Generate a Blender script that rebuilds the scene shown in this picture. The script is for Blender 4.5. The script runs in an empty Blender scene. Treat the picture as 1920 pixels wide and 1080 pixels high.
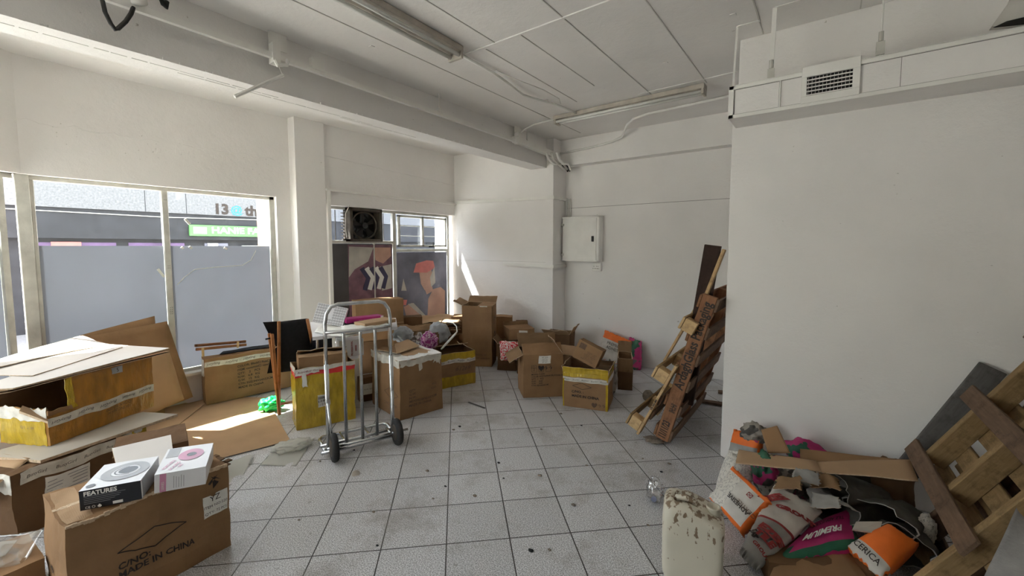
import bpy, bmesh, math, random
from mathutils import Vector, Matrix, noise, Euler
sc = bpy.context.scene
COL = sc.collection
R = math.radians

# ------------------------------------------------------------------ camera, sky, sun, exposure
cam_data = bpy.data.cameras.new('camera')
cam_data.sensor_width = 36.0
cam_data.lens = 36.0 * 787.434 / 1920.0
cam_data.shift_y = -0.01072
cam_data.clip_start = 0.05
cam = bpy.data.objects.new('camera', cam_data)
cam.location = (0, 0, 1.5352)
cam.rotation_euler = (math.pi / 2 - 0.0723, 0, 0.6423)
COL.objects.link(cam)
sc.camera = cam

world = bpy.data.worlds.new('world'); sc.world = world; world.use_nodes = True
wn = world.node_tree; wn.nodes.clear()
w_out = wn.nodes.new('ShaderNodeOutputWorld'); w_bg = wn.nodes.new('ShaderNodeBackground')
w_sky = wn.nodes.new('ShaderNodeTexSky'); w_sky.sky_type = 'NISHITA'; w_sky.sun_disc = False
w_sky.sun_elevation = R(62); w_sky.sun_rotation = R(240); w_sky.dust_density = 3.5; w_sky.ozone_density = 0.6
w_mix = wn.nodes.new('ShaderNodeMixRGB'); w_mix.inputs[0].default_value = 0.72
w_mix.inputs[2].default_value = (1.0, 0.985, 0.95, 1)
w_hsv = wn.nodes.new('ShaderNodeHueSaturation'); w_hsv.inputs['Value'].default_value = 0.35
wn.links.new(w_sky.outputs[0], w_hsv.inputs['Color']); wn.links.new(w_hsv.outputs[0], w_mix.inputs[1])
wn.links.new(w_mix.outputs[0], w_bg.inputs[0]); wn.links.new(w_bg.outputs[0], w_out.inputs[0])
w_bg.inputs[1].default_value = 3.6

sun_data = bpy.data.lights.new('sun', 'SUN'); sun_data.energy = 26.0; sun_data.angle = R(0.6); sun_data.color = (1.0, 0.96, 0.88)
sun = bpy.data.objects.new('sun', sun_data); COL.objects.link(sun)
sun.rotation_euler = Vector((0.54, 0.42, -1.0)).to_track_quat('-Z', 'Y').to_euler()
sun.location = (-8, -3, 8)

def portal(name, loc, normal, sx, sy):
    d = bpy.data.lights.new(name, 'AREA'); d.shape = 'RECTANGLE'; d.size = sx; d.size_y = sy
    d.cycles.is_portal = True
    o = bpy.data.objects.new(name, d); COL.objects.link(o); o.location = loc
    o.rotation_euler = Vector(normal).to_track_quat('-Z', 'Z').to_euler()
portal('daylight_portal', (-5.14, 1.28, 1.2), (1, 0, 0), 1.9, 1.8)
portal('daylight_portal', (-5.06, 3.85, 1.2), (1, 0, 0), 2.1, 1.8)
portal('daylight_portal', (-3.9, -1.25, 1.2), (0.785, 0.62, 0), 3.5, 1.9)

sc.view_settings.view_transform = 'Standard'
sc.view_settings.look = 'None'
sc.view_settings.gamma = 1.0
sc.view_settings.use_curve_mapping = False
sc.view_settings.exposure = 1.06
sc.cycles.max_bounces = 14; sc.cycles.diffuse_bounces = 8; sc.cycles.transparent_max_bounces = 16
sc.cycles.sample_clamp_indirect = 8.0
sc.cycles.use_denoising = True
sc.cycles.caustics_reflective = False; sc.cycles.caustics_refractive = False

# ------------------------------------------------------------------ materials
def new_mat(name):
    m = bpy.data.materials.new(name); m.use_nodes = True; nt = m.node_tree; nt.nodes.clear()
    out = nt.nodes.new('ShaderNodeOutputMaterial'); return m, nt, out

def c4(c): return (c[0], c[1], c[2], 1.0)

def M(name, col, rough=0.7, var=0.12, scale=6.0, bump=0.0, bscale=60.0, metal=0.0, stretch=(1, 1, 1), col2=None, thr=None, spec=0.4, coat=0.0):
    """plain procedural surface: base colour with noise variation, optional second colour in patches, bump"""
    m, nt, out = new_mat(name)
    b = nt.nodes.new('ShaderNodeBsdfPrincipled'); nt.links.new(b.outputs[0], out.inputs[0])
    b.inputs['Roughness'].default_value = rough; b.inputs['Metallic'].default_value = metal
    b.inputs['Specular IOR Level'].default_value = spec
    b.inputs['Coat Weight'].default_value = coat
    tc = nt.nodes.new('ShaderNodeTexCoord'); mp = nt.nodes.new('ShaderNodeMapping'); mp.inputs['Scale'].default_value = stretch
    nt.links.new(tc.outputs['Object'], mp.inputs[0])
    n = nt.nodes.new('ShaderNodeTexNoise'); n.inputs['Scale'].default_value = scale; n.inputs['Detail'].default_value = 6
    nt.links.new(mp.outputs[0], n.inputs[0])
    r = nt.nodes.new('ShaderNodeValToRGB'); nt.links.new(n.outputs[0], r.inputs[0])
    e = r.color_ramp.elements
    if col2 is None:
        e[0].position = 0.3; e[1].position = 0.7
        e[0].color = c4([max(0, x * (1 - var)) for x in col]); e[1].color = c4([min(1, x * (1 + var)) for x in col])
    else:
        t = thr or 0.5
        e[0].position = t - 0.04; e[1].position = t + 0.04; e[0].color = c4(col); e[1].color = c4(col2)
    nt.links.new(r.outputs[0], b.inputs['Base Color'])
    if bump > 0:
        n2 = nt.nodes.new('ShaderNodeTexNoise'); n2.inputs['Scale'].default_value = bscale; n2.inputs['Detail'].default_value = 5
        nt.links.new(mp.outputs[0], n2.inputs[0])
        bp = nt.nodes.new('ShaderNodeBump'); bp.inputs['Strength'].default_value = bump; bp.inputs['Distance'].default_value = 0.01
        nt.links.new(n2.outputs[0], bp.inputs['Height']); nt.links.new(bp.outputs[0], b.inputs['Normal'])
    return m

def glass_mat(name, tint=(0.93, 0.96, 0.96), gloss=0.05, rough=0.02):
    m, nt, out = new_mat(name)
    t = nt.nodes.new('ShaderNodeBsdfTransparent'); t.inputs[0].default_value = c4(tint)
    g = nt.nodes.new('ShaderNodeBsdfGlossy'); g.inputs['Roughness'].default_value = rough
    mx = nt.nodes.new('ShaderNodeMixShader'); mx.inputs[0].default_value = gloss
    nt.links.new(t.outputs[0], mx.inputs[1]); nt.links.new(g.outputs[0], mx.inputs[2]); nt.links.new(mx.outputs[0], out.inputs[0])
    return m

def film_mat(name, col, transp=0.12, refl=(0.55, 0.58, 0.62), w=0.35):
    """translucent film: light passes through diffused"""
    m, nt, out = new_mat(name)
    tr = nt.nodes.new('ShaderNodeBsdfTranslucent'); df = nt.nodes.new('ShaderNodeBsdfDiffuse'); df.inputs[0].default_value = c4(refl)
    tc = nt.nodes.new('ShaderNodeTexCoord'); n = nt.nodes.new('ShaderNodeTexNoise'); n.inputs['Scale'].default_value = 5; n.inputs['Detail'].default_value = 7
    mp = nt.nodes.new('ShaderNodeMapping'); mp.inputs['Scale'].default_value = (1, 1, 0.6)
    nt.links.new(tc.outputs['Object'], mp.inputs[0]); nt.links.new(mp.outputs[0], n.inputs[0])
    r = nt.nodes.new('ShaderNodeValToRGB'); nt.links.new(n.outputs[0], r.inputs[0])
    r.color_ramp.elements[0].position = 0.3; r.color_ramp.elements[1].position = 0.75
    r.color_ramp.elements[0].color = c4([x * 0.88 for x in col]); r.color_ramp.elements[1].color = c4(col)
    nt.links.new(r.outputs[0], tr.inputs[0])
    m1 = nt.nodes.new('ShaderNodeMixShader'); m1.inputs[0].default_value = w
    nt.links.new(tr.outputs[0], m1.inputs[1]); nt.links.new(df.outputs[0], m1.inputs[2])
    t = nt.nodes.new('ShaderNodeBsdfTransparent'); m2 = nt.nodes.new('ShaderNodeMixShader'); m2.inputs[0].default_value = transp
    nt.links.new(m1.outputs[0], m2.inputs[1]); nt.links.new(t.outputs[0], m2.inputs[2]); nt.links.new(m2.outputs[0], out.inputs[0])
    return m

def wood(name, c1, c2, rough=0.75, sc_=9.0):
    m, nt, out = new_mat(name)
    b = nt.nodes.new('ShaderNodeBsdfPrincipled'); nt.links.new(b.outputs[0], out.inputs[0]); b.inputs['Roughness'].default_value = rough
    b.inputs['Specular IOR Level'].default_value = 0.25
    tc = nt.nodes.new('ShaderNodeTexCoord'); mp = nt.nodes.new('ShaderNodeMapping'); mp.inputs['Scale'].default_value = (1.0, 9.0, 9.0)
    nt.links.new(tc.outputs['Object'], mp.inputs[0])
    n = nt.nodes.new('ShaderNodeTexNoise'); n.inputs['Scale'].default_value = sc_; n.inputs['Detail'].default_value = 8; n.inputs['Roughness'].default_value = 0.65
    nt.links.new(mp.outputs[0], n.inputs[0])
    n2 = nt.nodes.new('ShaderNodeTexNoise'); n2.inputs['Scale'].default_value = 5; n2.inputs['Detail'].default_value = 5
    nt.links.new(tc.outputs['Object'], n2.inputs[0])
    ad = nt.nodes.new('ShaderNodeMath'); ad.operation = 'ADD'; mu = nt.nodes.new('ShaderNodeMath'); mu.operation = 'MULTIPLY'; mu.inputs[1].default_value = 0.5
    nt.links.new(n.outputs[0], ad.inputs[0]); nt.links.new(n2.outputs[0], ad.inputs[1]); nt.links.new(ad.outputs[0], mu.inputs[0])
    r = nt.nodes.new('ShaderNodeValToRGB'); nt.links.new(mu.outputs[0], r.inputs[0])
    r.color_ramp.elements[0].position = 0.30; r.color_ramp.elements[1].position = 0.70
    r.color_ramp.elements[0].color = c4(c1); r.color_ramp.elements[1].color = c4(c2)
    st = nt.nodes.new('ShaderNodeTexNoise'); st.inputs['Scale'].default_value = 11; st.inputs['Detail'].default_value = 7; st.inputs['Roughness'].default_value = 0.7; nt.links.new(tc.outputs['Object'], st.inputs[0])
    sr = nt.nodes.new('ShaderNodeValToRGB'); nt.links.new(st.outputs[0], sr.inputs[0]); sr.color_ramp.elements[0].position = 0.52; sr.color_ramp.elements[1].position = 0.72
    sr.color_ramp.elements[1].color = (0.75, 0.75, 0.75, 1); sm = nt.nodes.new('ShaderNodeMixRGB'); sm.inputs[2].default_value = c4([x * 0.45 for x in c1])
    nt.links.new(sr.outputs[0], sm.inputs[0]); nt.links.new(r.outputs[0], sm.inputs[1]); nt.links.new(sm.outputs[0], b.inputs['Base Color'])
    bp = nt.nodes.new('ShaderNodeBump'); bp.inputs['Strength'].default_value = 0.6; bp.inputs['Distance'].default_value = 0.005
    nt.links.new(n.outputs[0], bp.inputs['Height']); nt.links.new(bp.outputs[0], b.inputs['Normal'])
    return m

def wall_mat(name, col, bump=0.55):
    m, nt, out = new_mat(name)
    b = nt.nodes.new('ShaderNodeBsdfPrincipled'); nt.links.new(b.outputs[0], out.inputs[0]); b.inputs['Roughness'].default_value = 0.62
    b.inputs['Specular IOR Level'].default_value = 0.3
    tc = nt.nodes.new('ShaderNodeTexCoord')
    n = nt.nodes.new('ShaderNodeTexNoise'); n.inputs['Scale'].default_value = 1.6; n.inputs['Detail'].default_value = 7
    nt.links.new(tc.outputs['Object'], n.inputs[0])
    r = nt.nodes.new('ShaderNodeValToRGB'); nt.links.new(n.outputs[0], r.inputs[0])
    e = r.color_ramp.elements; e[0].position = 0.3; e[1].position = 0.65
    e[0].color = c4([x * 0.93 for x in col]); e[1].color = c4(col)
    # scattered dark scuffs
    n3 = nt.nodes.new('ShaderNodeTexNoise'); n3.inputs['Scale'].default_value = 14; n3.inputs['Detail'].default_value = 3
    nt.links.new(tc.outputs['Object'], n3.inputs[0])
    r3 = nt.nodes.new('ShaderNodeValToRGB'); nt.links.new(n3.outputs[0], r3.inputs[0])
    r3.color_ramp.elements[0].position = 0.76; r3.color_ramp.elements[1].position = 0.80
    mx = nt.nodes.new('ShaderNodeMixRGB'); mx.inputs[2].default_value = (0.42, 0.39, 0.35, 1)
    nt.links.new(r3.outputs[0], mx.inputs[0]); nt.links.new(r.outputs[0], mx.inputs[1]); nt.links.new(mx.outputs[0], b.inputs['Base Color'])
    n2 = nt.nodes.new('ShaderNodeTexNoise'); n2.inputs['Scale'].default_value = 9; n2.inputs['Detail'].default_value = 9; n2.inputs['Roughness'].default_value = 0.7
    nt.links.new(tc.outputs['Object'], n2.inputs[0])
    bp = nt.nodes.new('ShaderNodeBump'); bp.inputs['Strength'].default_value = bump; bp.inputs['Distance'].default_value = 0.012
    nt.links.new(n2.outputs[0], bp.inputs['Height']); nt.links.new(bp.outputs[0], b.inputs['Normal'])
    return m

def floor_mat():
    m, nt, out = new_mat('speckled_grey_tiles')
    b = nt.nodes.new('ShaderNodeBsdfPrincipled'); nt.links.new(b.outputs[0], out.inputs[0])
    tc = nt.nodes.new('ShaderNodeTexCoord')
    s = nt.nodes.new('ShaderNodeMapping'); s.inputs['Scale'].default_value = (1 / 0.33, 1 / 0.33, 1); s.inputs['Rotation'].default_value = (0, 0, -0.7732)
    s.inputs['Location'].default_value = (0.2013, -6.3477 + 20, 0)
    nt.links.new(tc.outputs['Object'], s.inputs[0])
    br = nt.nodes.new('ShaderNodeTexBrick'); br.offset = 0.0; br.squash = 1.0
    br.inputs['Scale'].default_value = 1.0; br.inputs['Brick Width'].default_value = 1.0; br.inputs['Row Height'].default_value = 1.0
    br.inputs['Mortar Size'].default_value = 0.011; br.inputs['Mortar Smooth'].default_value = 0.2; br.inputs['Bias'].default_value = 0.0
    br.inputs['Color1'].default_value = (0.47, 0.47, 0.478, 1); br.inputs['Color2'].default_value = (0.53, 0.53, 0.54, 1)
    br.inputs['Mortar'].default_value = (0.035, 0.03, 0.027, 1)
    nt.links.new(s.outputs[0], br.inputs[0])
    sp = nt.nodes.new('ShaderNodeTexNoise'); sp.inputs['Scale'].default_value = 170; sp.inputs['Detail'].default_value = 2
    nt.links.new(tc.outputs['Object'], sp.inputs[0])
    sr = nt.nodes.new('ShaderNodeValToRGB'); nt.links.new(sp.outputs[0], sr.inputs[0])
    sr.color_ramp.elements[0].position = 0.38; sr.color_ramp.elements[1].position = 0.62
    sr.color_ramp.elements[0].color = (0.55, 0.55, 0.55, 1); sr.color_ramp.elements[1].color = (1.42, 1.42, 1.42, 1)
    m1 = nt.nodes.new('ShaderNodeMixRGB'); m1.blend_type = 'MULTIPLY'; m1.inputs[0].default_value = 1.0
    nt.links.new(br.outputs['Color'], m1.inputs[1]); nt.links.new(sr.outputs[0], m1.inputs[2])
    # dirt
    d = nt.nodes.new('ShaderNodeTexNoise'); d.inputs['Scale'].default_value = 2.3; d.inputs['Detail'].default_value = 9; d.inputs['Roughness'].default_value = 0.72
    nt.links.new(tc.outputs['Object'], d.inputs[0])
    dr = nt.nodes.new('ShaderNodeValToRGB'); nt.links.new(d.outputs[0], dr.inputs[0])
    dr.color_ramp.elements[0].position = 0.50; dr.color_ramp.elements[1].position = 0.78
    m2 = nt.nodes.new('ShaderNodeMixRGB'); m2.inputs[2].default_value = (0.20, 0.17, 0.135, 1)
    nt.links.new(dr.outputs[0], m2.inputs[0]); nt.links.new(m1.outputs[0], m2.inputs[1])
    d2 = nt.nodes.new('ShaderNodeTexNoise'); d2.inputs['Scale'].default_value = 17; d2.inputs['Detail'].default_value = 4
    nt.links.new(tc.outputs['Object'], d2.inputs[0])
    dr2 = nt.nodes.new('ShaderNodeValToRGB'); nt.links.new(d2.outputs[0], dr2.inputs[0])
    dr2.color_ramp.elements[0].position = 0.68; dr2.color_ramp.elements[1].position = 0.75; dr2.color_ramp.elements[1].color = (0.55, 0.55, 0.55, 1)
    m3 = nt.nodes.new('ShaderNodeMixRGB'); m3.inputs[2].default_value = (0.14, 0.12, 0.10, 1)
    nt.links.new(dr2.outputs[0], m3.inputs[0]); nt.links.new(m2.outputs[0], m3.inputs[1]); nt.links.new(m3.outputs[0], b.inputs['Base Color'])
    b.inputs['Roughness'].default_value = 0.42
    bp = nt.nodes.new('ShaderNodeBump'); bp.invert = True; bp.inputs['Strength'].default_value = 0.6; bp.inputs['Distance'].default_value = 0.004
    nt.links.new(br.outputs['Fac'], bp.inputs['Height']); nt.links.new(bp.outputs[0], b.inputs['Normal'])
    return m

MAT = {}
MAT['wall'] = wall_mat('painted_plaster', (0.82, 0.80, 0.775))
MAT['ceil'] = wall_mat('painted_concrete_ceiling', (0.80, 0.78, 0.755), 0.4)
MAT['floor'] = floor_mat()
MAT['white'] = M('white_gloss_paint', (0.78, 0.77, 0.73), 0.45, 0.05)
MAT['frame'] = M('aged_white_frame_paint', (0.55, 0.54, 0.49), 0.5, 0.15, 9, 0.2, 60)
MAT['crack'] = M('dark_crack', (0.16, 0.15, 0.14), 0.9)
MAT['joint'] = M('ceiling_joint_grey', (0.56, 0.545, 0.51), 0.9)  # even warm grey for joints, fine cracks and small wall marks
MAT['dark'] = M('black_dusty', (0.012, 0.011, 0.010), 0.6, 0.3)
MAT['black'] = M('black_fabric', (0.012, 0.012, 0.015), 0.85, 0.3, 30)
MAT['cable'] = M('black_cable', (0.015, 0.014, 0.012), 0.5)
MAT['chrome'] = M('galvanised_steel', (0.62, 0.64, 0.65), 0.27, 0.18, 14, 0.1, 90, metal=0.95)
MAT['rubber'] = M('black_rubber', (0.02, 0.02, 0.02), 0.7, 0.3, 20, 0.2)
MAT['grill'] = M('fan_grille_metal', (0.085, 0.07, 0.055), 0.6, 0.4, 12, metal=0.4)
MAT['glass'] = glass_mat('window_glass')
MAT['dirtyglass'] = glass_mat('dirty_window_glass', (0.80, 0.84, 0.88), 0.06, 0.1)
MAT['frost'] = film_mat('frosted_window_film', (0.155, 0.162, 0.186), 0.05)
MAT['plastic'] = glass_mat('clear_plastic_bag', (0.95, 0.95, 0.95), 0.30, 0.12)
MAT['milky'] = film_mat('milky_plastic_bag', (0.85, 0.85, 0.80), 0.35, (0.75, 0.75, 0.70), 0.5)
CB = (0.27, 0.158, 0.080)
MAT['card'] = M('corrugated_cardboard', CB, 0.85, 0.14, 5, 0.12, 40, spec=0.15)
MAT['card_light'] = M('pale_cardboard', (0.40, 0.265, 0.155), 0.85, 0.10, 4, 0.1, 40, spec=0.15)
MAT['card_dark'] = M('dark_cardboard', (0.145, 0.082, 0.042), 0.85, 0.18, 5, 0.12, 40, spec=0.15)
MAT['card_in'] = M('cardboard_inner', (0.22, 0.135, 0.072), 0.9, 0.12, 5, spec=0.1)
MAT['card_edge'] = M('torn_cardboard_edge', (0.55, 0.42, 0.29), 0.9, 0.2, 60, 0.5, 120, spec=0.1)
MAT['board'] = M('pale_hardboard', (0.47, 0.43, 0.37), 0.6, 0.06, 3, 0.05)
MAT['sheet'] = M('pale_card_sheet', (0.62, 0.58, 0.54), 0.6, 0.05, 3, 0.05)
MAT['orange_tape'] = M('brown_packing_tape', (0.36, 0.16, 0.018), 0.28, 0.3, 7, 0.5, 22, stretch=(3, 3, 1), spec=0.6)
MAT['yellow_tape'] = M('yellow_packing_tape', (0.46, 0.31, 0.02), 0.25, 0.22, 8, 0.6, 18, stretch=(3, 3, 1), spec=0.6)
MAT['white_tape'] = M('printed_clear_tape', (0.60, 0.57, 0.50), 0.35, 0.2, 18, 0.3, 40)
MAT['red_tape'] = M('red_tape', (0.60, 0.035, 0.03), 0.35, 0.1)
MAT['ink'] = M('black_ink', (0.035, 0.025, 0.02), 0.7, 0.3, 60)
MAT['ink_red'] = M('dark_red_ink', (0.25, 0.03, 0.03), 0.7, 0.2, 60)
MAT['ink_faint'] = M('faint_ink', (0.13, 0.08, 0.05), 0.8, 0.2, 60)
MAT['paper'] = M('white_label_paper', (0.74, 0.73, 0.68), 0.6, 0.06, 20)
MAT['white_box'] = M('glossy_white_card', (0.76, 0.76, 0.78), 0.3, 0.03)
MAT['black_box'] = M('glossy_black_card', (0.012, 0.013, 0.018), 0.3, 0.1)
MAT['grey_print'] = M('grey_print', (0.30, 0.30, 0.31), 0.3, 0.15)
MAT['pink_print'] = M('pink_print', (0.62, 0.27, 0.42), 0.35, 0.1)
MAT['magenta'] = M('magenta_card', (0.38, 0.02, 0.16), 0.4, 0.12)
MAT['wood_pale'] = wood('pale_pine', (0.42, 0.27, 0.13), (0.62, 0.44, 0.23))
MAT['wood_red'] = wood('red_brown_pallet_wood', (0.16, 0.07, 0.035), (0.36, 0.18, 0.09))
MAT['wood_brown'] = wood('brown_pallet_wood', (0.17, 0.105, 0.048), (0.40, 0.27, 0.13))
MAT['wood_dirty'] = wood('dirty_pallet_wood', (0.075, 0.05, 0.035), (0.23, 0.14, 0.085))
MAT['wood_dark'] = wood('dark_stained_plank', (0.022, 0.012, 0.009), (0.06, 0.032, 0.022))
MAT['wood_grey'] = wood('grey_weathered_plank', (0.075, 0.07, 0.065), (0.16, 0.15, 0.14), 0.85)
MAT['wood_stool'] = wood('varnished_stool_wood', (0.36, 0.14, 0.05), (0.52, 0.24, 0.10), 0.4)
MAT['wood_rail'] = wood('brown_rail_wood', (0.20, 0.08, 0.035), (0.33, 0.15, 0.07), 0.5)
MAT['green'] = M('green_plastic_bag', (0.015, 0.55, 0.12), 0.3, 0.25, 14, 0.5, 25)
MAT['orange'] = M('orange_sack_paper', (0.78, 0.16, 0.02), 0.6, 0.15, 8, 0.4, 16)
MAT['sack_white'] = M('dusty_white_sack_paper', (0.56, 0.53, 0.48), 0.75, 0.18, 8, 0.5, 14)
MAT['sack_grey'] = M('grey_sack_paper', (0.31, 0.30, 0.28), 0.75, 0.2, 8, 0.5, 14)
MAT['sack_dark'] = M('dark_sack_lining', (0.10, 0.095, 0.08), 0.85, 0.3, 9, 0.6, 14)
MAT['sack_pink'] = M('pink_sack_paper', (0.42, 0.025, 0.14), 0.55, 0.15, 8, 0.4, 16)
MAT['sack_green'] = M('green_sack_paper', (0.02, 0.12, 0.065), 0.6, 0.2, 8, 0.3, 16)
MAT['cream'] = M('mud_stained_cream_plastic', (0.64, 0.60, 0.48), 0.42, 0.1, 7, 0.25, 20, col2=(0.20, 0.13, 0.075), thr=0.64)
def mud_mat():
    m, nt, out = new_mat('mud_splashed_plastic'); b = nt.nodes.new('ShaderNodeBsdfPrincipled'); nt.links.new(b.outputs[0], out.inputs[0]); b.inputs['Roughness'].default_value = 0.45
    tc = nt.nodes.new('ShaderNodeTexCoord'); mp = nt.nodes.new('ShaderNodeMapping'); mp.inputs['Scale'].default_value = (1, 1, 0.55); nt.links.new(tc.outputs['Object'], mp.inputs[0])
    n = nt.nodes.new('ShaderNodeTexNoise'); n.inputs['Scale'].default_value = 38; n.inputs['Detail'].default_value = 6; nt.links.new(mp.outputs[0], n.inputs[0])
    sx = nt.nodes.new('ShaderNodeSeparateXYZ'); nt.links.new(tc.outputs['Object'], sx.inputs[0])
    mr = nt.nodes.new('ShaderNodeMapRange'); mr.inputs[1].default_value = 0.18; mr.inputs[2].default_value = 0.37; mr.inputs[3].default_value = 0.0; mr.inputs[4].default_value = 0.15; nt.links.new(sx.outputs[2], mr.inputs[0])
    ad = nt.nodes.new('ShaderNodeMath'); ad.operation = 'ADD'; nt.links.new(n.outputs[0], ad.inputs[0]); nt.links.new(mr.outputs[0], ad.inputs[1])
    r = nt.nodes.new('ShaderNodeValToRGB'); nt.links.new(ad.outputs[0], r.inputs[0]); e = r.color_ramp.elements
    e[0].position = 0.66; e[0].color = (0.58, 0.54, 0.44, 1); e[1].position = 0.70; e[1].color = (0.23, 0.16, 0.10, 1)
    nt.links.new(r.outputs[0], b.inputs['Base Color']); return m
MAT['cream'] = mud_mat()
MAT['cream_clean'] = M('cream_plastic', (0.62, 0.57, 0.46), 0.45, 0.1)
MAT['concrete'] = M('grey_concrete_slab', (0.30, 0.29, 0.285), 0.9, 0.15, 12, 0.5, 60)
MAT['grey_cloth'] = M('grey_plastic_cloth', (0.36, 0.38, 0.40), 0.5, 0.2, 9, 0.5, 15)
MAT['rubble'] = M('dusty_rubble', (0.22, 0.18, 0.14), 0.95, 0.3, 30, 0.6, 90)
MAT['tube'] = M('fluorescent_tube_glass', (0.70, 0.70, 0.66), 0.25, 0.05)
MAT['fitting'] = M('dusty_lamp_fitting', (0.46, 0.42, 0.36), 0.5, 0.2, 8)
MAT['facade'] = M('pebbledash_concrete', (0.165, 0.165, 0.17), 0.9, 0.25, 30, 0.5, 60)
MAT['fascia'] = M('dark_fascia', (0.022, 0.022, 0.026), 0.6, 0.3, 4)
MAT['purple'] = M('purple_shop_window', (0.13, 0.075, 0.17), 0.4, 0.3, 3)
MAT['signgreen'] = M('green_sign', (0.11, 0.34, 0.09), 0.5, 0.08)
MAT['blue'] = M('blue_sign_letter', (0.02, 0.20, 0.36), 0.5, 0.05)
MAT['brick'] = M('orange_brick', (0.50, 0.27, 0.19), 0.9, 0.3, 30, 0.5)
MAT['road'] = M('asphalt', (0.20, 0.20, 0.20), 0.9, 0.2, 20)
MAT['pave'] = M('pale_pavement', (0.48, 0.46, 0.43), 0.9, 0.15, 10)
# ad posters on the second window
MAT['p_bg'] = M('poster_slate', (0.17, 0.17, 0.22), 0.35, 0.35, 3)
MAT['p_dark'] = M('poster_dark_grey', (0.07, 0.065, 0.065), 0.4, 0.2, 3)
MAT['p_skin'] = M('poster_skin', (0.55, 0.33, 0.25), 0.35, 0.15, 5)
MAT['p_salmon'] = M('poster_salmon', (0.65, 0.20, 0.18), 0.35, 0.12, 8)
MAT['p_pale'] = M('poster_pale', (0.50, 0.47, 0.42), 0.35, 0.2, 5)
MAT['p_navy'] = M('poster_navy', (0.05, 0.045, 0.10), 0.35, 0.2, 5)
MAT['p_plum'] = M('poster_plum', (0.20, 0.10, 0.13), 0.35, 0.3, 7)

def pattern_mat(name, stops, scale, rough=0.6):
    """crumpled printed material: several flat colours in noise patches"""
    m, nt, out = new_mat(name)
    b = nt.nodes.new('ShaderNodeBsdfPrincipled'); nt.links.new(b.outputs[0], out.inputs[0]); b.inputs['Roughness'].default_value = rough
    tc = nt.nodes.new('ShaderNodeTexCoord'); n = nt.nodes.new('ShaderNodeTexNoise'); n.inputs['Scale'].default_value = scale; n.inputs['Detail'].default_value = 2
    nt.links.new(tc.outputs['Object'], n.inputs[0])
    r = nt.nodes.new('ShaderNodeValToRGB'); nt.links.new(n.outputs[0], r.inputs[0]); r.color_ramp.interpolation = 'CONSTANT'
    e = r.color_ramp.elements; e[0].position = stops[0][0]; e[0].color = c4(stops[0][1]); e[1].position = stops[1][0]; e[1].color = c4(stops[1][1])
    for p, c in stops[2:]:
        x = e.new(p); x.color = c4(c)
    nt.links.new(r.outputs[0], b.inputs['Base Color'])
    return m
MAT['floral'] = pattern_mat('pink_patterned_cloth', [(0, (0.30, 0.03, 0.20)), (0.46, (0.75, 0.60, 0.70)), (0.50, (0.40, 0.05, 0.28)), (0.55, (0.80, 0.70, 0.75)), (0.585, (0.35, 0.04, 0.24))], 16)
MAT['snack'] = pattern_mat('red_white_packets', [(0, (0.62, 0.02, 0.03)), (0.45, (0.78, 0.70, 0.68)), (0.53, (0.60, 0.03, 0.04)), (0.60, (0.80, 0.74, 0.72))], 22, 0.35)
MAT['newsprint'] = pattern_mat('text_covered_sack_paper', [(0, (0.60, 0.57, 0.51)), (0.55, (0.20, 0.19, 0.18)), (0.585, (0.60, 0.57, 0.51)), (0.66, (0.30, 0.28, 0.26))], 75, 0.75)
MAT['litter_mix'] = pattern_mat('mixed_torn_sack', [(0, (0.09, 0.08, 0.07)), (0.42, (0.30, 0.27, 0.23)), (0.56, (0.16, 0.14, 0.12)), (0.63, (0.33, 0.05, 0.12)), (0.69, (0.42, 0.40, 0.36))], 9, 0.8)
MAT['pinkgreen'] = pattern_mat('pink_green_sack', [(0, (0.025, 0.11, 0.06)), (0.44, (0.42, 0.025, 0.14)), (0.60, (0.10, 0.09, 0.085))], 8, 0.6)

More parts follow.
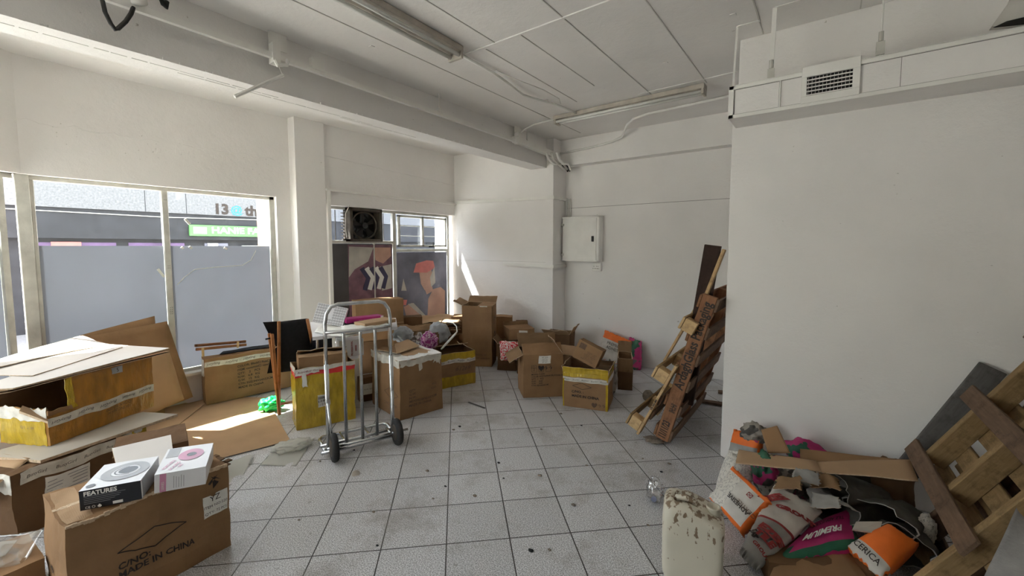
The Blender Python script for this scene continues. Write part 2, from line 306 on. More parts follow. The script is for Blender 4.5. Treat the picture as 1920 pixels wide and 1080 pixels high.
# ------------------------------------------------------------------ mesh helpers
class MB:
    def __init__(s): s.v = []; s.f = []; s.m = []
    def add(s, vs, fs, mi=0):
        b = len(s.v); s.v += [Vector(v) for v in vs]; s.f += [tuple(b + i for i in f) for f in fs]; s.m += [mi] * len(fs); return s
    def box(s, lo, hi, mi=0):
        x0, y0, z0 = lo; x1, y1, z1 = hi
        return s.add([(x0, y0, z0), (x1, y0, z0), (x1, y1, z0), (x0, y1, z0), (x0, y0, z1), (x1, y0, z1), (x1, y1, z1), (x0, y1, z1)],
                     [(0, 3, 2, 1), (4, 5, 6, 7), (0, 1, 5, 4), (1, 2, 6, 5), (2, 3, 7, 6), (3, 0, 4, 7)], mi)
    def obox(s, c, ax, ay, az, hx, hy, hz, mi=0):
        c = Vector(c); vs = []
        for k in (-1, 1):
            for (i, j) in ((-1, -1), (1, -1), (1, 1), (-1, 1)):
                vs.append(c + ax * (i * hx) + ay * (j * hy) + az * (k * hz))
        return s.add(vs, [(0, 3, 2, 1), (4, 5, 6, 7), (0, 1, 5, 4), (1, 2, 6, 5), (2, 3, 7, 6), (3, 0, 4, 7)], mi)
    def bar(s, a, b, w, t, up=(0, 0, 1), mi=0):
        a = Vector(a); b = Vector(b); ax = (b - a).normalized(); u = Vector(up)
        ay = ax.cross(u); ay = ay.normalized() if ay.length > 1e-4 else ax.orthogonal().normalized(); az = ay.cross(ax).normalized()
        return s.obox((a + b) / 2, ax, ay, az, (b - a).length / 2, w / 2, t / 2, mi)
    def tube(s, pts, r, seg=10, mi=0, caps=True):
        pts = [Vector(p) for p in pts]; n = len(pts); rs = r if isinstance(r, (list, tuple)) else [r] * n
        prev = None; rings = []
        for i, p in enumerate(pts):
            t = (pts[min(i + 1, n - 1)] - pts[max(i - 1, 0)]).normalized()
            if prev is None: u = t.orthogonal().normalized()
            else:
                u = prev - t * prev.dot(t); u = u.normalized() if u.length > 1e-5 else t.orthogonal().normalized()
            prev = u; w = t.cross(u)
            rings.append([p + (u * math.cos(a) + w * math.sin(a)) * rs[i] for a in [2 * math.pi * k / seg for k in range(seg)]])
        vs = [q for r_ in rings for q in r_]; fs = []
        for i in range(n - 1):
            for k in range(seg):
                a = i * seg + k; b = i * seg + (k + 1) % seg
                fs.append((a, b, b + seg, a + seg))
        if caps: fs.append(tuple(reversed(range(seg)))); fs.append(tuple((n - 1) * seg + k for k in range(seg)))
        return s.add(vs, fs, mi)
    def quad(s, a, b, c, d, mi=0): return s.add([a, b, c, d], [(0, 1, 2, 3)], mi)
    def prism(s, poly, off, mi=0):
        """poly: list of 3D points, extruded by vector off"""
        n = len(poly); off = Vector(off); vs = [Vector(p) for p in poly] + [Vector(p) + off for p in poly]
        return s.add(vs, [tuple(range(n)), tuple(reversed(range(n, 2 * n)))] + [(i, i + n, (i + 1) % n + n, (i + 1) % n) for i in range(n)], mi)
    def build(s, name, mats, parent=None, world=True, smooth=False, bevel=0.0):
        me = bpy.data.meshes.new(name)
        off = Vector((0, 0, 0))
        if parent is not None and world:
            p = parent
            while p is not None: off += p.location; p = p.parent
        me.from_pydata([v - off for v in s.v], [], s.f)
        if not isinstance(mats, (list, tuple)): mats = [mats]
        for m in mats: me.materials.append(m)
        for p, mi in zip(me.polygons, s.m): p.material_index = mi
        bm = bmesh.new(); bm.from_mesh(me); bmesh.ops.recalc_face_normals(bm, faces=bm.faces)
        if bevel > 0: bmesh.ops.bevel(bm, geom=bm.edges, offset=bevel, segments=1, affect='EDGES')
        bm.to_mesh(me); bm.free()
        if smooth:
            for p in me.polygons: p.use_smooth = True
        o = bpy.data.objects.new(name, me); COL.objects.link(o)
        if parent is not None: o.parent = parent
        return o

def tag(o, label=None, cat=None, group=None, kind=None):
    if label: o['label'] = label
    if cat: o['category'] = cat
    if group: o['group'] = group
    if kind: o['kind'] = kind
    return o
def thing(name, label, cat, loc=(0, 0, 0), rz=0.0, group=None):
    o = bpy.data.objects.new(name, None); COL.objects.link(o); o.location = loc; o.rotation_euler = (0, 0, rz); o.empty_display_size = 0.05
    return tag(o, label, cat, group)
def struct(name, mb, mat, parent=None, bevel=0.0):
    o = mb.build(name, mat, parent, bevel=bevel)
    if parent is None: o['kind'] = 'structure'
    return o

def nz(p, seed, f): return noise.noise(Vector(p) * f + Vector((seed * 7.31, seed * 3.17, seed * 1.93)))
def nv(p, seed, f): return Vector((nz(p, seed, f), nz(p, seed + 11, f), nz(p, seed + 23, f)))

_font_cache = {}
def text_mesh(s, size=0.1, shear=0.0, bold=0.0, align='CENTER', spacing=1.0):
    key = (s, round(size, 4), shear, bold, align, spacing)
    if key in _font_cache: return _font_cache[key]
    cu = bpy.data.curves.new('lettering', 'FONT'); cu.body = s; cu.size = size; cu.align_x = align; cu.align_y = 'CENTER'; cu.shear = shear; cu.offset = bold
    cu.resolution_u = 2; cu.space_character = spacing; cu.space_line = 0.95
    o = bpy.data.objects.new('tmp', cu); COL.objects.link(o)
    dg = bpy.context.evaluated_depsgraph_get(); me = bpy.data.meshes.new_from_object(o.evaluated_get(dg))
    vs = [v.co.copy() for v in me.vertices]; fs = [tuple(p.vertices) for p in me.polygons]
    bpy.data.objects.remove(o); bpy.data.curves.remove(cu); bpy.data.meshes.remove(me)
    _font_cache[key] = (vs, fs); return vs, fs

def text_on(parent, s, fn, u, v, size, mat, rot=0.0, shear=0.0, bold=0.0, align='CENTER', name='printed_text', world=False, sx=1.0, spacing=1.0):
    """fn(u_m, v_m) -> 3D point a hair above the surface"""
    vs, fs = text_mesh(s, size, shear, bold, align, spacing)
    ca, sa = math.cos(R(rot)), math.sin(R(rot))
    mb = MB(); mb.add([fn(u + ca * p.x * sx - sa * p.y, v + sa * p.x * sx + ca * p.y) for p in vs], fs)
    return mb.build(name, mat, parent, world=world)

# ------------------------------------------------------------------ cartons
def face_frame(w, d, h):
    return {'F': (Vector((0, 0, 0)), Vector((1, 0, 0)), Vector((0, 0, 1)), Vector((0, -1, 0)), w, h),
            'R': (Vector((w, 0, 0)), Vector((0, 1, 0)), Vector((0, 0, 1)), Vector((1, 0, 0)), d, h),
            'L': (Vector((0, d, 0)), Vector((0, -1, 0)), Vector((0, 0, 1)), Vector((-1, 0, 0)), d, h),
            'B': (Vector((w, d, 0)), Vector((-1, 0, 0)), Vector((0, 0, 1)), Vector((0, 1, 0)), w, h),
            'T': (Vector((0, 0, h)), Vector((1, 0, 0)), Vector((0, 1, 0)), Vector((0, 0, 1)), w, d)}

class Carton:
    def __init__(s, name, label, loc, rot, w, d, h, mat='card', open_top=False, amp=0.006, seed=1, bulge=0.008, tilt=(0, 0), cat='box', group=None, holes=None):
        s.w, s.d, s.h, s.amp, s.seed, s.bulge = w, d, h, amp, seed, bulge
        s.root = thing(name, label, cat, loc, R(rot), group); s.root.rotation_euler = (R(tilt[0]), R(tilt[1]), R(rot))
        s.ff = face_frame(w, d, h); s.open = open_top
        m = MB(); t = 0.006
        def panel(o, U, V, un, vn, nu=12, nv_=10):
            vs = [s.warp(o + U * (un * i / nu) + V * (vn * j / nv_)) for j in range(nv_ + 1) for i in range(nu + 1)]
            fs = [(j * (nu + 1) + i, j * (nu + 1) + i + 1, (j + 1) * (nu + 1) + i + 1, (j + 1) * (nu + 1) + i) for j in range(nv_) for i in range(nu)]
            return vs, fs
        for k in 'FRLB' + ('' if open_top else 'T'):
            o, U, V, N, un, vn = s.ff[k]
            vs, fs = panel(o, U, V, un, vn); hk = (holes or {}).get(k)
            if hk: fs = [f for q_, f in enumerate(fs) if not any(a <= (q_ % 12 + .5) / 12 <= b and c_ <= (q_ // 12 + .5) / 10 <= d_ for (a, b, c_, d_) in hk)]
            m.add(vs, fs, 0)
            if holes:
                vs2, fs2 = panel(o - N * t, U, V, un, vn); m.add(vs2, [tuple(reversed(f)) for q_, f in enumerate(fs2) if not (hk and any(a <= (q_ % 12 + .5) / 12 <= b and c_ <= (q_ // 12 + .5) / 10 <= d_ for (a, b, c_, d_) in hk))], 1)
            if open_top:
                vs2, fs2 = panel(o - N * t, U, V, un, vn); m.add(vs2, [tuple(reversed(f)) for f in fs2], 1)
                a = [vs[10 * 13 + i] for i in range(13)]; b = [vs2[10 * 13 + i] for i in range(13)]
                m.add(a + b, [(i, i + 1, i + 14, i + 13) for i in range(12)], 2)
        z = 0.0
        m.add([s.warp(Vector(p)) for p in ((0, 0, z), (w, 0, z), (w, d, z), (0, d, z))], [(0, 3, 2, 1)], 0)
        if open_top: m.add([(0.004, 0.004, t), (w - 0.004, 0.004, t), (w - 0.004, d - 0.004, t), (0.004, d - 0.004, t)], [(0, 1, 2, 3)], 1)
        me = bpy.data.meshes.new('body'); me.from_pydata(m.v, [], m.f)
        for q in (MAT[mat] if isinstance(mat, str) else mat, MAT['card_in'], MAT['card_edge']): me.materials.append(q)
        for p, mi in zip(me.polygons, m.m): p.material_index = mi
        bm = bmesh.new(); bm.from_mesh(me); bmesh.ops.remove_doubles(bm, verts=bm.verts, dist=0.0006)
        bm.to_mesh(me); bm.free()
        s.body = bpy.data.objects.new('carton_body', me); COL.objects.link(s.body); s.body.parent = s.root
    def warp(s, p):
        p = Vector(p); q = p.copy()
        e = nv(p, s.seed, 7.0) * s.amp + nv(p, s.seed + 5, 22.0) * s.amp * 0.35
        fx = (p.x / s.w - 0.5) * 2; fy = (p.y / s.d - 0.5) * 2; fz = p.z / s.h * 2 - 1
        bx = s.bulge * (1 - fy * fy) * (1 - fz * fz) * max(-1, min(1, fx)); by = s.bulge * (1 - fx * fx) * (1 - fz * fz) * max(-1, min(1, fy))
        k = min(1.0, max(0.0, p.z / 0.05))
        q += Vector((bx + e.x, by + e.y, e.z * k * 1.2))
        if q.z < 0.0015 and p.z >= 0: q.z = 0.0015
        return q
    def fn(s, face, off=0.0022):
        o, U, V, N, un, vn = s.ff[face]
        return lambda u, v: s.warp(o + U * u + V * v) + N * off
    def text(s, face, u, v, txt, size, mat='ink', parent=None, off=0.0026, **kw):
        o, U, V, N, un, vn = s.ff[face]
        return text_on(parent or s.root, txt, s.fn(face, off), u * un, v * vn, size, MAT[mat], **kw)
    def patch(s, face, u0, u1, v0, v1, mat, name, off=0.0018, nu=14, nv_=6, ragged=0.0, seed=3, label=None):
        o, U, V, N, un, vn = s.ff[face]
        pts = []
        for j in range(nv_ + 1):
            for i in range(nu + 1):
                a = u0 + (u1 - u0) * i / nu; b = v0 + (v1 - v0) * j / nv_
                if ragged and (j in (0, nv_) or i in (0, nu)):
                    b += ragged * nz((a * 9, b * 5, seed), seed, 1.7); a += ragged * 0.5 * nz((b * 9, a * 3, seed), seed + 4, 1.7)
                a = min(max(a, 0.0), 1.0)
                pts.append((a * un, b * vn))
        up = [s.warp(o + U * a + V * b) + N * off for a, b in pts]; lo = [p - N * (off * 0.9) for p in up]
        n = (nu + 1); fs = [(j * n + i, j * n + i + 1, (j + 1) * n + i + 1, (j + 1) * n + i) for j in range(nv_) for i in range(nu)]
        m = MB(); m.add(up, fs); L = len(up)
        rim = [i for i in range(n)] + [j * n + nu for j in range(1, nv_ + 1)] + [nv_ * n + i for i in range(nu - 1, -1, -1)] + [j * n for j in range(nv_ - 1, 0, -1)]
        m.add(up + lo, [(rim[k], L + rim[k], L + rim[(k + 1) % len(rim)], rim[(k + 1) % len(rim)]) for k in range(len(rim))])
        ob = m.build(name, MAT[mat] if isinstance(mat, str) else mat, s.root, world=False)
        if label: ob['label'] = label
        return ob
    def brand_tape(s, face, v0, v1, u0=0.0, u1=1.0, n=4, mat='white_tape', flip=False, size=None):
        t = s.patch(face, u0, u1, v0, v1, mat, 'printed_tape', 0.0022, ragged=0.01)
        o, U, V, N, un, vn = s.ff[face]
        sz = size or min((v1 - v0) * vn * 0.62, (u1 - u0) * un / n / 4.9)
        for k in range(n):
            s.text(face, u0 + (u1 - u0) * (k + 0.5) / n, (v0 + v1) / 2, 'BusyGirl', sz, 'ink', parent=t, off=0.0042, rot=180 if flip else 0, shear=0.35, name='tape_lettering')
        return t
    def flap(s, side, length, ang, mat='card', u0=0.0, u1=1.0, label=None, seed=9):
        """ang 0 upright, 90 folded flat outward, negative = folded inward"""
        o, U, V, N, un, vn = s.ff[side]
        base = o + V * vn; D = (V * math.cos(R(ang)) + N * math.sin(R(ang))); T = (N * math.cos(R(ang)) - V * math.sin(R(ang)))
        nu, nvv = 8, 5; m = MB(); t = 0.005
        def pt(i, j, off):
            a = u0 + (u1 - u0) * i / nu; p = base + U * (a * un) + D * (length * j / nvv)
            q = s.warp(base + U * (a * un)) - (base + U * (a * un))
            return p + q + T * (off + 0.006 * nz((a * 4, j * 0.3, seed), seed, 1.3) * j / 2)
        A = [pt(i, j, 0) for j in range(nvv + 1) for i in range(nu + 1)]; B = [pt(i, j, -t) for j in range(nvv + 1) for i in range(nu + 1)]
        n = nu + 1; fs = [(j * n + i, j * n + i + 1, (j + 1) * n + i + 1, (j + 1) * n + i) for j in range(nvv) for i in range(nu)]
        m.add(A, fs, 0); m.add(B, [tuple(reversed(f)) for f in fs], 1)
        rim = [i for i in range(n)] + [j * n + nu for j in range(1, nvv + 1)] + [nvv * n + i for i in range(nu - 1, -1, -1)] + [j * n for j in range(nvv - 1, 0, -1)]
        L = len(A); m.add(A + B, [(rim[k], L + rim[k], L + rim[(k + 1) % len(rim)], rim[(k + 1) % len(rim)]) for k in range(len(rim))], 2)
        ob = m.build('flap', [MAT[mat], MAT['card_in'], MAT['card_edge']], s.root, world=False)
        if label: ob['label'] = label
        return ob

def carton2(name, label, A, B, d, h, **kw):
    """upright carton from its two front bottom corners (A left, B right), depth d behind them"""
    A = Vector(A); B = Vector(B); v = B - A
    return Carton(name, label, A, math.degrees(math.atan2(v.y, v.x)), Vector((v.x, v.y)).length, d, h, **kw)

# ------------------------------------------------------------------ free sheets, sacks, crumples
class Sheet:
    """a slab spanned by four world corners (p00 bottom-left, p10 bottom-right, p11 top-right, p01 top-left as one faces it), thickness away from the viewer"""
    def __init__(s, c, thick, puff=0.0, amp=0.0, freq=6.0, seed=1, n=16, bend=0.0, rag=0.0, crease=0.0):
        s.c = [Vector(q) for q in c]; s.thick, s.puff, s.amp, s.freq, s.seed, s.n, s.bend, s.rag, s.crease = thick, puff, amp, freq, seed, n, bend, rag, crease
        a, b, c_, d = s.c; s.N = ((b - a).cross(d - a)).normalized(); s.lu = (b - a).length; s.lv = (d - a).length
    def base(s, u, v):
        a, b, c_, d = s.c; return a * (1 - u) * (1 - v) + b * u * (1 - v) + c_ * u * v + d * (1 - u) * v
    def pt(s, u, v, off=0.0):
        p = s.base(u, v); k = (4 * u * (1 - u) * 4 * v * (1 - v)); k = max(k, 0) ** 0.45
        e = nz(p, s.seed, s.freq) * s.amp + nz(p, s.seed + 3, s.freq * 3.1) * s.amp * 0.4
        if s.crease: e += s.crease * (abs(nz(p, s.seed + 8, s.freq * 1.4)) - 0.2)
        return p + s.N * (s.puff * k + e + s.bend * 4 * v * (1 - v) + off)
    def build(s, name, mats, parent=None, fn=None, smooth=True):
        n = s.n; m = MB(); A = []; B = []
        for j in range(n + 1):
            for i in range(n + 1):
                u, v = i / n, j / n
                if s.rag:
                    if j in (0, n): v += s.rag * nz((u * 7, j, s.seed), s.seed, 1.9)
                    if i in (0, n): u += s.rag * nz((v * 7, i, s.seed), s.seed + 2, 1.9)
                p = s.pt(u, v); A.append(p); k = (max(16 * u * (1 - u) * v * (1 - v), 0)) ** 0.3 if s.puff else 1.0
                B.append(s.base(u, v) - s.N * (s.thick * (0.25 + 0.75 * k if s.puff else 1.0)) + s.N * (p - s.base(u, v)).dot(s.N) * (0 if s.puff else 1))
        k = n + 1
        for j in range(n):
            for i in range(n):
                f = (j * k + i, j * k + i + 1, (j + 1) * k + i + 1, (j + 1) * k + i)
                m.f.append(f); m.m.append(fn((i + .5) / n, (j + .5) / n) if fn else 0)
        L = len(A); m.v = A + B
        for j in range(n):
            for i in range(n):
                f = (j * k + i, j * k + i + 1, (j + 1) * k + i + 1, (j + 1) * k + i)
                m.f.append(tuple(reversed([L + q for q in f]))); m.m.append(fn((i + .5) / n, (j + .5) / n) if fn else 0)
        rim = [i for i in range(k)] + [j * k + n for j in range(1, n + 1)] + [n * k + i for i in range(n - 1, -1, -1)] + [j * k for j in range(n - 1, 0, -1)]
        em = (len(mats) - 1) if isinstance(mats, (list, tuple)) else 0
        for q in range(len(rim)):
            m.f.append((rim[q], L + rim[q], L + rim[(q + 1) % len(rim)], rim[(q + 1) % len(rim)])); m.m.append(em)
        s.ob = m.build(name, mats, parent, smooth=smooth and (s.puff > 0 or s.amp > 0.004))
        return s.ob
    def text(s, parent, txt, u, v, size, mat, rot=0.0, off=0.003, world=True, **kw):
        # parent given in world placement without rotation
        def fn(a, b): return s.pt(a / s.lu, b / s.lv, off)
        return text_on(parent, txt, fn, u * s.lu, v * s.lv, size, MAT[mat], rot=rot, world=world, **kw)
    def decal(s, parent, u0, u1, v0, v1, mat, name, off=0.002, n=6):
        m = MB(); P = [s.pt(u0 + (u1 - u0) * i / n, v0 + (v1 - v0) * j / n, off) for j in range(n + 1) for i in range(n + 1)]
        m.add(P, [(j * (n + 1) + i, j * (n + 1) + i + 1, (j + 1) * (n + 1) + i + 1, (j + 1) * (n + 1) + i) for j in range(n) for i in range(n)])
        return m.build(name, MAT[mat], parent)

def ctr(c): return sum((Vector(q) for q in c), Vector()) / len(c)

def sheet_thing(name, label, cat, corners, thick, mats, fn=None, group=None, **kw):
    s = Sheet(corners, thick, **kw)
    o = s.build(name, mats, None, fn); tag(o, label, cat, group); s.root = o; return s

def sack(name, label, corners, thick, mats, fn=None, puff=0.03, amp=0.012, seed=1, group=None, rag=0.05, crease=0.02, n=22):
    c = ctr(corners); c.z = max(0, c.z - thick)
    root = thing(name, label, 'sack', c, 0, group)
    s = Sheet(corners, thick, puff, amp, 7.0, seed, n, rag=rag, crease=crease); s.build('sack_body', mats, root, fn); s.root = root
    return s

def crumple(name, label, cat, c, size, mat, seed=1, amp=0.5, sub=4, group=None, parent=None, freq=3.0, rz=0.0):
    bm = bmesh.new(); bmesh.ops.create_icosphere(bm, subdivisions=sub, radius=1.0)
    me = bpy.data.meshes.new(name)
    for v in bm.verts:
        p = v.co.normalized(); d_, _ = noise.voronoi(p * freq * 0.75 + Vector((seed * 1.7, seed * 0.9, seed * 2.3))); d2, _ = noise.voronoi(p * freq * 1.7 + Vector((seed * 0.7, seed * 1.9, seed * 0.3)))
        k = 1 - amp * (0.55 * min(1.2, d_[0]) + 0.22 * min(1.2, d2[0]) + 0.35 * abs(nz(p, seed, 1.3)))
        q = p * k; q = Vector((q.x * size[0], q.y * size[1], q.z * size[2]))
        if q.z < -size[2] * 0.55: q.z = -size[2] * 0.55
        q.z += size[2] * 0.55
        v.co = Matrix.Rotation(R(rz), 3, 'Z') @ q
    bm.to_mesh(me); bm.free(); me.materials.append(mat)
    for q in me.polygons: q.use_smooth = True
    o = bpy.data.objects.new(name, me); COL.objects.link(o); o.location = c
    if parent is None: tag(o, label, cat, group)
    else:
        o.parent = parent; off = Vector()
        p = parent
        while p is not None: off += p.location; p = p.parent
        o.location = Vector(c) - off
    return o

def plank(name, parent, a, b, wdir, w, t, mat, world=True, bev=0.003):
    """a board from a to b; own object axes so the grain runs along it"""
    a = Vector(a); b = Vector(b); ax = (b - a); L = ax.length; ax.normalize(); wd = Vector(wdir); wd = (wd - ax * wd.dot(ax)).normalized(); az = ax.cross(wd)
    m = MB(); m.box((-L / 2, -w / 2, -t / 2), (L / 2, w / 2, t / 2)); o = m.build(name, MAT[mat], None, bevel=bev)
    c = (a + b) / 2; off = Vector()
    if parent is not None:
        p = parent
        while p is not None: off += p.location; p = p.parent
        o.parent = parent
    mt = Matrix((ax, wd, az)).transposed().to_4x4(); mt.translation = c - off; o.matrix_local = mt
    o['len'] = L
    del o['len']
    return o
def plank_text(pl, txt, size, mat, face=1, u=0.0, v=0.0, t=0.02, rot=0.0, sx=1.0, bold=0.0, name='stencilled_text'):
    """lettering on a plank's broad face (local +z or -z)"""
    vs, fs = text_mesh(txt, size, 0, bold); ca, sa = math.cos(R(rot)), math.sin(R(rot)); m = MB()
    m.add([Vector((u + (ca * p.x * sx - sa * p.y), (v + (sa * p.x * sx + ca * p.y)) * face, face * (t / 2 + 0.0015))) for p in vs], fs)
    return m.build(name, MAT[mat], pl, world=False)

# ------------------------------------------------------------------ room shell
CE = 2.98
m = MB(); m.box((-5.35, -2.85, -0.12), (2.7, 5.5, 0.0)); struct('floor', m, MAT['floor'])
m = MB(); m.box((-5.35, -2.85, CE), (2.7, 5.5, CE + 0.15)); struct('ceiling', m, MAT['ceil'])
# ceiling board joints (thin raised fillets)
m = MB()
for (a, b) in (((-2.575, -0.5), (-2.575, 4.9)), ((-2.065, 2.44), (-2.065, 3.84)), ((-1.95, 0.6), (-1.95, 2.41)), ((-1.74, 2.42), (-1.74, 3.56)), ((-1.40, 0.5), (-1.40, 4.2)), ((-0.916, 0.5), (-0.914, 4.09)), ((-0.41, 0.8), (-0.41, 3.40)), ((0.1, 0.8), (0.1, 3.40))):
    m.bar((a[0], a[1], CE - 0.001), (b[0], b[1], CE - 0.001), 0.007, 0.006)
struct('trim_1', m, MAT['joint'])
m = MB(); m.bar((-2.25, 2.41, CE - 0.002), (-0.2, 2.405, CE - 0.002), 0.016, 0.012); m.bar((-1.5, 4.0, CE - 0.002), (-0.6, 3.98, CE - 0.002), 0.010, 0.008)
struct('trim_2', m, MAT['ceil'])
# window wall
m = MB()
m.box((-5.09, 0.30, 0.0), (-4.94, 2.37, 0.30)); m.box((-5.09, 0.24, 2.09), (-4.94, 2.37, CE)); m.box((-5.09, 2.215, 0.30), (-4.94, 2.37, 2.09))
struct('wall_left', m, MAT['wall'])
m = MB()   # angled continuation of the shopfront towards the rear
P0 = Vector((-4.94, 0.36, 0)); P1 = Vector((-2.60, -2.60, 0)); dd = (P1 - P0).normalized(); nn = Vector((-dd.y, dd.x, 0)); nn = nn if nn.x > 0 else -nn
def seg(p, q, z0, z1, t=0.15):
    o = -nn * t; m.prism([p + Vector((0, 0, z0)), q + Vector((0, 0, z0)), q + o + Vector((0, 0, z0)), p + o + Vector((0, 0, z0))], (0, 0, z1 - z0))
seg(P0, P1, 0, 0.30); seg(P0, P1, 2.09, CE); seg(P1 - dd * 0.25, P1, 0.30, 2.09)
struct('wall_front', m, MAT['wall'])
m = MB(); m.box((-5.12, 2.37, 0), (-4.80, 2.72, CE)); struct('wall_pillar', m, MAT['wall'], bevel=0.004)
m = MB(); m.box((-5.0, 2.72, 2.035), (-4.83, 4.911, CE)); m.box((-5.0, 2.72, 0), (-4.83, 4.911, 0.28)); struct('wall_alcove', m, MAT['wall'])
m = MB(); m.box((-5.30, 4.911, 0), (-2.979, 5.40, CE)); struct('wall_back_left', m, MAT['wall'], bevel=0.004)
m = MB(); m.box((-2.979, 5.245, 0), (1.2, 5.40, CE)); m.box((-2.979, 5.10, 2.632), (1.2, 5.245, CE)); struct('wall_back', m, MAT['wall'])
m = MB(); m.box((-0.5615, 3.307, 0), (2.55, 3.52, 2.40)); m.box((-0.551, 3.412, 2.40), (2.55, 3.52, CE)); struct('wall_right', m, MAT['wall'], bevel=0.003)
m = MB(); m.box((1.05, 3.52, 0), (1.2, 5.10, CE)); struct('wall_far_right', m, MAT['wall'])
m = MB(); m.box((2.40, -2.70, 0), (2.55, 3.307, CE)); struct('wall_side', m, MAT['wall'])
m = MB(); m.box((-2.75, -2.85, 0), (-2.0, -2.60, CE)); m.box((-2.0, -2.85, 2.30), (2.40, -2.60, CE)); m.box((-2.0, -2.85, 0), (2.40, -2.60, 0.10)); m.box((-2.0, -2.85, 0.10), (2.55, -2.60, 2.30))  # opening filled in so the unseen rear wall cuts light on the right
struct('wall_rear', m, MAT['wall'])
# beam
m = MB(); m.box((-3.338, -2.59, 2.60), (-3.088, 4.908, CE - 0.001))
bm_o = struct('beam', m, MAT['ceil'])
m = MB(); rnd = random.Random(5)
yy = 0.1
while yy < 4.85:                                            # ragged plaster lip along the lower front edge
    l = rnd.uniform(0.02, 0.07); m.box((-3.0915, yy, 2.598), (-3.083 + rnd.uniform(0, .004), yy + l, 2.606 + rnd.uniform(0, .012))); yy += l + rnd.uniform(0.0, 0.05)
struct('beam_plaster_lip', m, MAT['ceil'], bm_o)
# thin cracks and shallow ledges on the walls
m = MB(); m.box((-2.97, 5.2425, 2.069), (1.04, 5.246, 2.073)); struct('trim_3', m, MAT['crack'])
m = MB(); m.box((-4.80, 4.9095, 1.318), (-3.10, 4.912, 1.322)); struct('trim_4', m, MAT['joint'])
m = MB(); m.bar((-4.826, 2.725, 2.62), (-4.826, 4.905, 2.52), 0.012, 0.014); struct('trim_5', m, MAT['wall'])
m = MB(); m.box((-4.83, 2.72, 2.20), (-4.775, 4.905, 2.222)); m.box((-4.83, 2.735, 0.28), (-4.79, 2.775, 2.21)); struct('trim_6', m, MAT['white'])
m = MB(); rnd = random.Random(8); pts = []
for i in range(40):
    pts.append((-4.938, 0.36 + i * 0.05, 2.50 - 0.0 * i + 0.012 * math.sin(i * 1.3) + rnd.uniform(-.008, .008)))
for i in range(39):
    if i in (17, 18, 19): continue
    m.bar(pts[i], pts[i + 1], 0.008, rnd.uniform(.004, .016))
for i in range(26): m.box((-4.945, 1.15 + i * .035, 2.415 + rnd.uniform(-.03, .05)), (-4.936, 1.15 + i * .035 + rnd.uniform(.01, .03), 2.43 + rnd.uniform(0, .03)))
struct('trim_7', m, MAT['wall'])

m = MB(); rnd = random.Random(31)
for (x, y0, y1, z) in ((-3.20, 0.2, 1.4, 2.5995), (-3.24, 0.9, 2.3, 2.5995), (-3.27, 2.0, 2.8, 2.5995)):
    y = y0
    while y < y1:
        l = rnd.uniform(.05, .14); m.box((x + rnd.uniform(-.004, .004), y, z - 0.001), (x + rnd.uniform(.004, .009), y + l, z + 0.002)); y += l + rnd.uniform(0, .02)
struct('trim_11', m, MAT['joint'])
m = MB()
for k in range(34): y = rnd.uniform(.5, 2.3); z = rnd.uniform(2.3, 2.52); r_ = rnd.uniform(.003, .008); m.box((-4.941, y, z), (-4.937, y + r_, z + r_))
for k in range(16): y = rnd.uniform(2.0, 4.7); z = rnd.uniform(2.62, 2.9); r_ = rnd.uniform(.003, .007); m.box((-3.089, y, z), (-3.085, y + r_, z + r_))
for k in range(16): x = rnd.uniform(-.4, .9); z = rnd.uniform(.5, 2.2); r_ = rnd.uniform(.0015, .004); m.box((x, 3.3055, z), (x + r_ * 2, 3.308, z + r_))
for k in range(12): x = rnd.uniform(-2.8, -.7); z = rnd.uniform(.4, 2.0); r_ = rnd.uniform(.003, .007); m.box((x, 5.241, z), (x + r_ * 2, 5.246, z + r_))
struct('trim_12', m, MAT['joint'])
# shopfront window 1 (two panes) and the pane round the corner
def window_frame(name, rails, mat, kids):
    r = thing(name, None, None, rails); return r
def mk_window(name): 
    o = bpy.data.objects.new(name, None); COL.objects.link(o); o['kind'] = 'structure'; return o
w1 = mk_window('window_1')
XF = -5.03
m = MB()
for (y0, y1, z0, z1) in ((0.40, 2.215, 2.055, 2.09), (0.40, 2.215, 0.30, 0.335), (2.165, 2.215, 0.30, 2.09), (1.215, 1.262, 0.335, 2.055), (0.40, 0.425, 0.335, 2.055)):
    m.box((XF - 0.03, y0, z0), (XF + 0.03, y1, z1))
m.build('window_frame', MAT['frame'], w1, bevel=0.004)
m = MB()
for i, y in enumerate((1.232, 1.245)):
    for z in (1.97, 1.35, 1.33, 0.95, 0.93, 0.91, 0.89, 0.5): m.box((XF + 0.029, y, z), (XF + 0.032, y + 0.004, z + 0.006))
m.build('screw_hole', MAT['dark'], w1)
for (y0, y1) in ((0.425, 1.215), (1.262, 2.165)):
    m = MB(); m.box((XF - 0.006, y0, 0.335), (XF, y1, 2.055)); g = m.build('window_pane', MAT['glass'], w1)
    m = MB(); m.box((XF + 0.001, y0 + 0.002, 0.337), (XF + 0.0025, y1 - 0.002, 1.542)); m.build('frosted_film', MAT['frost'], g)
m = MB()                                                    # long crack and torn tape on the glass
cp = [(-5.02, 1.3, 1.165), (-5.02, 1.358, 1.234), (-5.02, 1.448, 1.309), (-5.02, 1.607, 1.324), (-5.02, 1.878, 1.336), (-5.02, 1.958, 1.386), (-5.02, 2.016, 1.49)]
m.tube(cp, 0.004, 6); m.build('glass_crack', MAT['paper'], w1)
m = MB()
